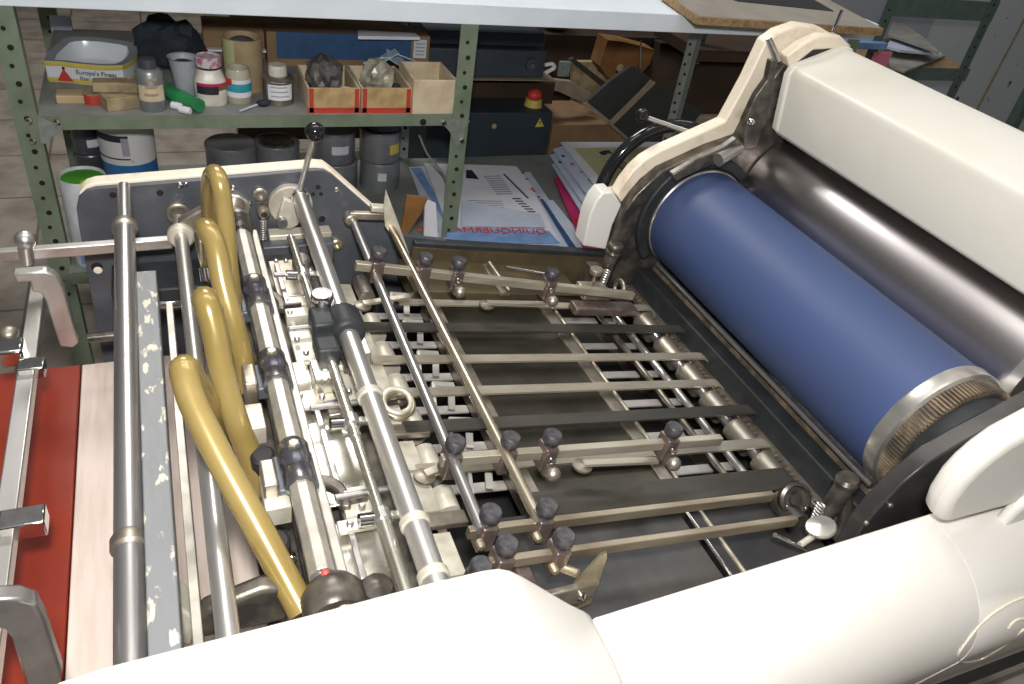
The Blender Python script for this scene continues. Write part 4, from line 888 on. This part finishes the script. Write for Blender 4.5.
# tall white drum by the left post
p = onY(72, 190, 2.08); c = V((p.x+.012, 2.24, S2)); r = .060; zt = onY(70, 200, 2.1).z
t = thing('tall_drum', 'tall white cylinder with a green and yellow painted top beside the left post', 'drum', c)
MB().lathe(c, Z, [(r, 0), (r, zt-S2), (r*.97, zt-S2+.004), (r*.9, zt-S2-.006)], 28, cap1=False).build('drum_wall', 'sticker', t)
MB().lathe(c+V((0, 0, zt-S2-.010)), Z, [(r*.95, 0), (r*.9, .006), (.001, .004)], 20).build('painted_top', 'brightgreen', t)
wrap('blue_label', c, r+.001, S2+.01, S2+.08, -40, 80, 'lightblue', t)

# papers on the lower shelf
def sheet(name, pts, z, m, label, grp=None, th=.004, cat='paper'):
    return tag(MB().prism([onZ(x, y, z) for x, y in pts], (0, 0, -th)).build(name, m, sm=False), label, cat, grp)
GP = 'printed sheets in the left paper stack'
sheet('poster', ((418, 176), (530, 172), (585, 252), (445, 254)), S2+.006, 'lilac', 'pale blue bordered sheet at the bottom of the left paper stack', GP)
sheet('poster', ((409, 167), (425, 166), (452, 230), (462, 252), (440, 252)), S2+.011, 'lilac', 'sheet with blue and red edge sticking out left of the perforated post', GP)
e_ = sheet('blue_edge_strip', ((411, 168), (421, 168), (452, 225), (460, 245)), S2+.013, 'lightblue', 'narrow blue strip sheet along the left side of the paper stack', GP, th=.0015)
sheet('poster', ((545, 200), (553, 200), (598, 256), (580, 256)), S2+.012, 'lilac', 'narrow blue lined sheet sticking out at the right of the left paper stack', GP)
sheet('navy_edge', ((540, 199), (543, 199), (582, 256), (575, 256)), S2+.014, 'printblue', 'narrow navy strip along the right of the left paper stack', GP, th=.0015)
tp = tag(MB().prism([onZ(x, y, S2+.022) for x, y in ((424, 163), (516, 166), (528, 180), (560, 243), (452, 241), (440, 205))], (0, 0, -.008)).build('newspaper', 'paper', sm=False), 'large white printed sheet lying on top of the left paper stack', 'paper', GP)
def zline(pts, z, m, par, name='print_block'): return MB().prism([onZ(x, y, z) for x, y in pts], (0, 0, -.0008)).build(name, m, par, sm=False)
zz = S2+.0232
zline(((466, 170), (472, 170), (479, 179), (466, 178)), zz, 'printblack', tp, 'photo_block')
for k in range(9):
    x0 = 484+k*1.5; y0 = 176+k*2.2; zline(((x0, y0), (x0+16, y0-.6), (x0+17, y0+.3), (x0+1, y0+.9)), zz, 'greyprint', tp)
for k in range(8):
    x0 = 497+k*3; y0 = 174+k*3.0; zline(((x0+6, y0), (x0+8, y0), (x0+11, y0+3), (x0+9, y0+3)), zz, 'printblack', tp)
for k in range(9):
    x0 = 468+k*.6; y0 = 200+k*2; zline(((x0, y0), (x0+34, y0+1), (x0+34.5, y0+1.6), (x0, y0+.7)), zz, 'greyprint', tp)
for k in range(6):
    x0 = 512+k*3; y0 = 198+k*2.6; zline(((x0, y0), (x0+8, y0), (x0+9, y0+1), (x0+1, y0+1)), zz, 'printblack', tp)
for q_ in ((521, 172), (525, 178), (530, 188), (532, 190), (537, 196)): zline(((q_[0], q_[1]), (q_[0]+3, q_[1]), (q_[0]+4, q_[1]+1.5), (q_[0]+1, q_[1]+1.5)), zz, 'redpaper', tp)
fl = tag(MB().prism([onZ(x, y, S2+.036) for x, y in ((462, 200), (500, 207), (540, 214), (546, 227), (462, 226))], (0, 0, -.002)).build('folded_flap', 'lilac', sm=False), 'pale lilac sheet flap folded over the white printed sheet', 'paper', GP)
tag(MB().prism([onZ(x, y, S2+.030) for x, y in ((448, 228), (549, 231), (560, 243), (445, 243))], (0, 0, -.003)).build('title_poster', 'lightblue', sm=False), 'blue sheet with a red upside-down title at the front of the left paper stack', 'poster', GP)
ttl = bpy.data.objects['title_poster']
pL, pR = onZ(548, 234, S2+.031), onZ(448, 232, S2+.031); dr = (pR-pL).normalized()
text('title_lettering', 'QUINQUERMAIS 200', .050, pL + V((0, 0, .0)), dr, V((dr.y, -dr.x, 0)), 'printred', ttl, .0006)
# second stack, fanned posters
GQ = 'posters in the right paper stack'; z0 = S2+.02
for k, (pts, m, l) in enumerate((
    (((554, 178), (566, 172), (640, 250), (590, 262)), 'magenta', 'magenta and red poster at the bottom of the right stack'),
    (((552, 164), (565, 160), (660, 240), (612, 262)), 'lilac', 'pale poster directly above the magenta one in the right stack'),
    (((550, 155), (563, 150), (670, 230), (622, 258)), 'lilac', 'pale speckled poster in the middle of the right stack'),
    (((553, 149), (566, 145), (680, 220), (632, 254)), 'lilac', 'pale poster second from the top of the right stack'),
    (((561, 142), (660, 142), (740, 200), (648, 250)), 'paper', 'white bordered pale green poster on top of the right stack'))):
    z = z0 + k*.016; o = sheet('poster', pts, z, m, l, GQ, th=.006)
    if k == 4:
        zline(((574, 148), (655, 147), (730, 200), (648, 232)), z+.001, 'olive', o, 'green_panel')
        for bx_, by_ in ((600, 152), (613, 165)):
            zline(((bx_-1, by_), (bx_+4, by_-1.5), (bx_+9, by_-2), (bx_+13, by_+2), (bx_+8, by_+1), (bx_+5, by_+3), (bx_+1, by_+2.5)), z+.0018, 'printblack', o, 'dark_emblem')
        for j in range(3): zline(((597+j*5, 157+j*3), (618+j*5, 157+j*3), (619+j*5, 157.6+j*3), (598+j*5, 157.6+j*3)), z+.0018, 'greyprint', o, 'text_line')
    elif k in (1, 2, 3):
        for j in range(7):
            x0 = pts[0][0]+8+j*9; y0 = pts[0][1]+6+j*8
            zline(((x0, y0), (x0+3, y0), (x0+4.5, y0+2), (x0+1.5, y0+2)), z+.001, ('printblack', 'redpaper', 'greyprint')[j % 3], o, 'print_mark')
    else:
        zline(((560, 179), (565, 177), (600, 215), (592, 222)), z+.001, 'redpaper', o, 'red_panel')
        for j in range(4):
            x0 = 572+j*6; y0 = 196+j*8; zline(((x0, y0), (x0+5, y0-1), (x0+8, y0+3), (x0+3, y0+4)), z+.0018, 'paper', o, 'white_mark')
# cardboard box low in front
tag(MB().box((.60, 1.86, -1.50), (.24, .26, .30)).build('cardboard_box', 'card', bev=.003), 'brown cardboard box standing below the lower shelf edge behind the press', 'box')
cbx = bpy.data.objects['cardboard_box']
MB().prism([onY(x, y, 1.97) for x, y in ((407, 196), (428, 198), (422, 212), (405, 238), (400, 236))], (0, .01, 0)).build('box_flap', 'orange', cbx, sm=False)
MB().prism([onY(x, y, 1.985) for x, y in ((425, 200), (436, 204), (438, 240), (424, 240))], (0, .01, 0)).build('side_flap', 'paper', cbx, sm=False)
# cable
tag(MB().tube([onY(419, 135, 2.6), onY(428, 155, 2.55), onY(442, 172, 2.5), onY(447, 184, 2.45)], .004, n=8).build('cable', 'gusset'), 'thin grey cable hanging behind the perforated post', 'cable')

# ---- cabinets behind
YC = 2.95
def ybox(name, x0p, x1p, y0p, y1p, y, dpt, m, label, cat, bev=.002, parent=None, grp=None):
    a, b_ = onY(x0p, y0p, y), onY(x1p, y1p, y); c_ = (a+b_)/2
    o = MB().box((c_.x, y+dpt/2, c_.z), (abs(b_.x-a.x), dpt, abs(a.z-b_.z))).build(name, m, parent, bev=bev)
    if label: tag(o, label, cat, grp)
    return o
a, b_ = onY(428, 48, YC), onY(543, 78, YC)
t = thing('tool_cabinet', 'slate blue cabinet with a round knob above the tan shelf edge', 'cabinet', V(((a.x+b_.x)/2, YC+.2, b_.z)))
MB().box(((a.x+b_.x)/2, YC+.2, (a.z+b_.z)/2), (b_.x-a.x, .4, a.z-b_.z)).build('cabinet_body', 'cabinet2', t, bev=.004)
MB().lathe(onY(531, 64, YC), (0, -1, 0), [(.026, 0), (.024, .015), (.012, .017), (.011, .03), (.001, .031)], 20).build('knob', 'blackcan', t)
MB().lathe(onY(532, 66, YC-.03), (0, -1, 0), [(.010, 0), (.009, .004)], 12).build('knob_button', 'canrim', t)
ybox('dark_case', 428, 543, 30, 47, YC+.02, .36, 'cabinet', 'black case standing on top of the slate blue cabinet', 'case')
ybox('cabinet_shelf', 428, 556, 79, 81.5, YC-.02, .5, 'tanedge', 'thin tan board carrying the slate blue cabinet', 'board')
ybox('dark_recess_fill', 428, 552, 82, 104, YC+.12, .35, 'carddark', 'dark brown block filling the shaded recess between the two cabinets', 'crate')  # dark block added for the shade of the recess between the cabinets
a, b_ = onY(428, 113, YC-.05), onY(553, 113, YC-.05); zb = a.z
t = thing('metal_cabinet', 'blue black metal cabinet with a yellow warning triangle and lock', 'cabinet', V(((a.x+b_.x)/2, YC+.2, -H)))
MB().box(((a.x+b_.x)/2, YC+.15, (zb-H)/2), (b_.x-a.x, .4, zb+H)).build('cabinet_body', 'cabinet', t, bev=.004)
MB().lathe(onY(494, 126, YC-.05), (0, -1, 0), [(.011, 0), (.010, .006), (.004, .007)], 16).build('lock', 'oldwood', t)
tr = MB().prism([onY(x, y, YC-.052) for x, y in ((535, 127), (544, 126.5), (540, 118))], (0, -.001, 0)).build('warning_triangle', 'yellow', t, sm=False)
MB().prism([onY(x, y, YC-.054) for x, y in ((539.5, 121), (540.8, 121), (540, 125))], (0, -.001, 0)).build('bolt_mark', 'printblack', tr, sm=False)
q_ = V((onY(536, 106, YC).x, YC+.03, zb)); t = thing('emergency_stop', 'red button on a yellow base standing on the blue black cabinet', 'button', q_)
MB().cyl(q_, q_+V((0, 0, .03)), .040, .034).build('yellow_base', 'yellow', t); MB().sph(q_+V((0, 0, .045)), .030, 16, (1.1, 1, .9)).build('red_button', 'printred', t)
# clutter right of the cabinets
ybox('back_crate', 546, 640, 34, 205, 3.45, .3, 'carddark', 'dark brown crate far behind the clutter under the bench', 'crate')
lump('crumpled_paper', V((onY(556, 42, 3.5).x, 3.52, onY(600, 34, 3.45).z+.05)), .07, 'kraft', 'crumpled beige paper above the tan board edge', 'paper', 2, (1.2, .8, .9), seed=11)
tag(MB().tube([onY(545, 65, 2.93), onY(552, 64, 2.93), onY(554, 68, 2.93), onY(545, 73, 2.93)], .008, n=8).build('pale_strap', 'paper'), 'curved white strap beside the slate blue cabinet', 'strap')
ybox('small_bracket', 561, 569, 62, 77, 3.0, .02, 'gusset', 'small grey green perforated bracket beside the white strap', 'bracket')
tag(MB().prism([onY(x, y, 3.1) for x, y in ((545, 79), (572, 82), (592, 95), (585, 104), (560, 92), (545, 88))], (0, .03, 0)).build('tan_board', 'tanedge', sm=False), 'tan board lying crookedly beside the cabinets', 'board')
tag(MB().prism([onY(x, y, 3.3) for x, y in ((573, 62), (612, 62), (612, 215), (573, 215))], (0, .03, 0)).build('worn_board', 'oldwood', sm=False), 'worn brown panel leaning behind the tilted boards', 'panel')
tag(MB().prism([onY(x, y, 3.2) for x, y in ((570, 60), (574, 58), (680, 140), (676, 145))], (0, .02, 0)).build('dark_strut', 'darkboard', sm=False), 'thin dark strut leaning from the white strap to the boards', 'strut')
tag(MB().prism([onY(x, y, 3.15) for x, y in ((608, 40), (625, 42), (655, 50), (650, 64), (640, 76), (608, 78), (600, 66))], (0, .1, 0)).build('orange_carton', 'orange', sm=False), 'orange brown carton behind the tilted charcoal boards', 'carton')
def cboard(pts, y, label, edge):
    t = thing('charcoal_board', label, 'board', onY(pts[2][0], pts[2][1], y), 'tilted charcoal boards')
    MB().prism([onY(x, yy, y) for x, yy in pts], (0, .02, 0)).build('board_face', 'darkboard', t, sm=False)
    MB().prism([onY(x, yy, y-.003) for x, yy in edge], (0, .004, 0)).build('tan_edge', 'tanedge', t, sm=False)
cboard(((586, 103), (612, 80), (632, 66), (655, 81), (612, 124)), 2.95, 'charcoal board tilted on its corner, nearest the cabinets', ((583, 104), (587, 102), (642, 146), (636, 147)))
cboard(((613, 124), (656, 82), (702, 112), (672, 152), (640, 148)), 2.93, 'charcoal board tilted on its corner, nearest the pale green post', ((609, 122), (651, 80), (656, 83), (613, 125)))
lump('yellow_tag', onY(620, 68, 2.93), .02, 'kraft', 'small tan tag stuck at the top of the left tilted board', 'tag', 1, (1, .2, 1), seed=4)
ybox('brown_carton', 553, 640, 125, 172, 3.0, .3, 'card', 'brown carton under the tilted charcoal boards', 'carton')
ybox('dark_carton', 697, 800, 66, 116, 3.05, .4, 'carddark', 'dark brown carton right of the pale green post', 'carton')
ybox('dark_carton', 700, 790, 50, 64, 3.0, .4, 'carddark', 'flat dark carton lying above the one by the pale green post', 'carton')
ybox('tan_carton', 686, 735, 118, 150, 3.0, .3, 'tanedge', 'tan carton low behind the press casing', 'carton')
tag(MB().cyl(onY(641, 40, 2.9), onY(640, 68, 2.9), .003).build('hanging_wire', 'gusset'), 'thin wire hanging under the bench top beside the orange carton', 'wire')
struct(MB().box((1.9, 3.8, -.9), (3.2, .04, 1.4)).build('wall_partition', 'carddark', sm=False))
# right rack
rk = thing('storage_rack', 'dark green perforated angle rack with shelves against the pale wall', 'rack', (3.4, 3.5, -H))
YR = 3.2
def rpost(px, py, z0=-H, z1=-.1, w=.07):
    p_ = onY(px, py, YR); return post(p_.x, YR, z0, z1, w, 1, 'rackgreen', rk, .07)
rpost(881, 30); rpost(977, 40)
p0, p1 = onY(893, 6, YR), onY(1000, 4, YR); MB().box(((p0.x+p1.x)/2, YR+.005, p0.z), (p1.x-p0.x, .006, .10)).build('rack_beam', 'green2', rk, sm=False)
q0, q1 = onY(895, 72, YR), onY(968, 76, YR); MB().box(((q0.x+q1.x)/2, YR+.005, q0.z-.01), (q1.x-q0.x, .006, .07)).build('rack_beam', 'green2', rk, sm=False)
MB().box(((q0.x+q1.x)/2-.1, YR+.28, q0.z+.02), (q1.x-q0.x+.2, .55, .01)).build('rack_shelf', 'chip', rk, sm=False)
MB().box(((p0.x+p1.x)/2, YR+.62, -.7), (p1.x-p0.x+.6, .01, 1.7)).build('rack_back_sheet', 'sheetgrey', rk, sm=False)
MB().box(onY(1020, 110, YR+.1), (.06, .06, .5)).build('rack_foot', 'rackgreen', rk, sm=False)
GR = 'papers on the rack shelf'; zs = q0.z+.03
def rs(pts, z, m, l): tag(MB().prism([onZ(x, y, z) for x, y in pts], (0, 0, -.012)).build('loose_papers', m, sm=False), l, 'papers', GR)
rs(((889, 66), (905, 71), (946, 55), (925, 42), (890, 48)), zs+.02, 'greypaper', 'grey brown sheets at the bottom of the rack paper heap')
rs(((886, 46), (900, 50), (942, 54), (922, 40), (895, 34)), zs+.07, 'lilac', 'pale bluish sheets in the middle of the rack paper heap')
rs(((888, 34), (940, 52), (925, 38), (905, 24), (893, 22)), zs+.10, 'greypaper', 'grey green sheets on top of the rack paper heap')
ybox('pink_note', 875, 887, 52, 67, YR-.012, .008, 'pink', None, None, parent=rk)
ybox('blue_folder', 850, 886, 42, 50, 3.16, .05, 'lightblue', 'light blue folder beside the pink note', 'folder')
# ================================================================ CAMERA + LIGHT
cam_d = bpy.data.cameras.new('camera'); cam = bpy.data.objects.new('camera', cam_d); col.objects.link(cam)
cam_d.sensor_width = 36; cam_d.lens = F/1024*36; cam_d.clip_start = .02
# rows of world axes in camera coords -> camera axes in world coords
cx_ = V((RX.x, RY.x, RZ.x)); cy_ = V((RX.y, RY.y, RZ.y)); cz_ = V((RX.z, RY.z, RZ.z))
cam.matrix_world = Matrix(((cx_.x, -cy_.x, -cz_.x, 0), (cx_.y, -cy_.y, -cz_.y, 0), (cx_.z, -cy_.z, -cz_.z, H), (0, 0, 0, 1)))
bpy.context.scene.camera = cam
def area(name, loc, target, size, power, color=(1, 1, 1), sy=None):
    l = bpy.data.lights.new(name, 'AREA'); l.size = size; l.energy = power; l.color = color
    if sy: l.shape = 'RECTANGLE'; l.size_y = sy
    o = bpy.data.objects.new(name, l); col.objects.link(o); o.location = V(loc)+V((0, 0, H))
    o.rotation_euler = (V(target)-V(loc)).to_track_quat('-Z', 'Y').to_euler(); return o
area('camera_flash', (.0, .0, .20), (.85, 1.6, -.85), .09, 33, (1, .985, .96))
area('ceiling_light', (.6, 1.4, 1.7), (.6, 1.3, -1), 2.2, 22, (1, .97, .92), .5)
area('ceiling_light', (3.4, 2.6, 1.7), (3.4, 2.6, -1), 1.6, 14, (.95, .98, 1), .5)
area('ceiling_light', (.35, 4.6, 2.5), (.3, .9, -.7), 1.3, 85, (1, .98, .95), .9)
w = bpy.data.worlds.new('world'); bpy.context.scene.world = w; w.use_nodes = True
nt = w.node_tree; bg = nt.nodes['Background']; tcw = nt.nodes.new('ShaderNodeTexCoord'); sx = nt.nodes.new('ShaderNodeSeparateXYZ'); rp = nt.nodes.new('ShaderNodeValToRGB')
nt.links.new(tcw.outputs['Generated'], sx.inputs[0]); mr = nt.nodes.new('ShaderNodeMapRange'); mr.inputs['From Min'].default_value = -1
nt.links.new(sx.outputs['Z'], mr.inputs['Value']); nt.links.new(mr.outputs[0], rp.inputs[0]); nt.links.new(rp.outputs[0], bg.inputs['Color'])
rp.color_ramp.elements[0].color = (.035, .035, .035, 1); rp.color_ramp.elements[0].position = .45
e_ = rp.color_ramp.elements.new(.78); e_.color = (.20, .20, .20, 1)
rp.color_ramp.elements[-1].color = (1.0, .99, .97, 1); rp.color_ramp.elements[-1].position = 1
bg.inputs['Strength'].default_value = .45
vs = bpy.context.scene.view_settings; vs.view_transform = 'Standard'; vs.look = 'None'; vs.exposure = 0
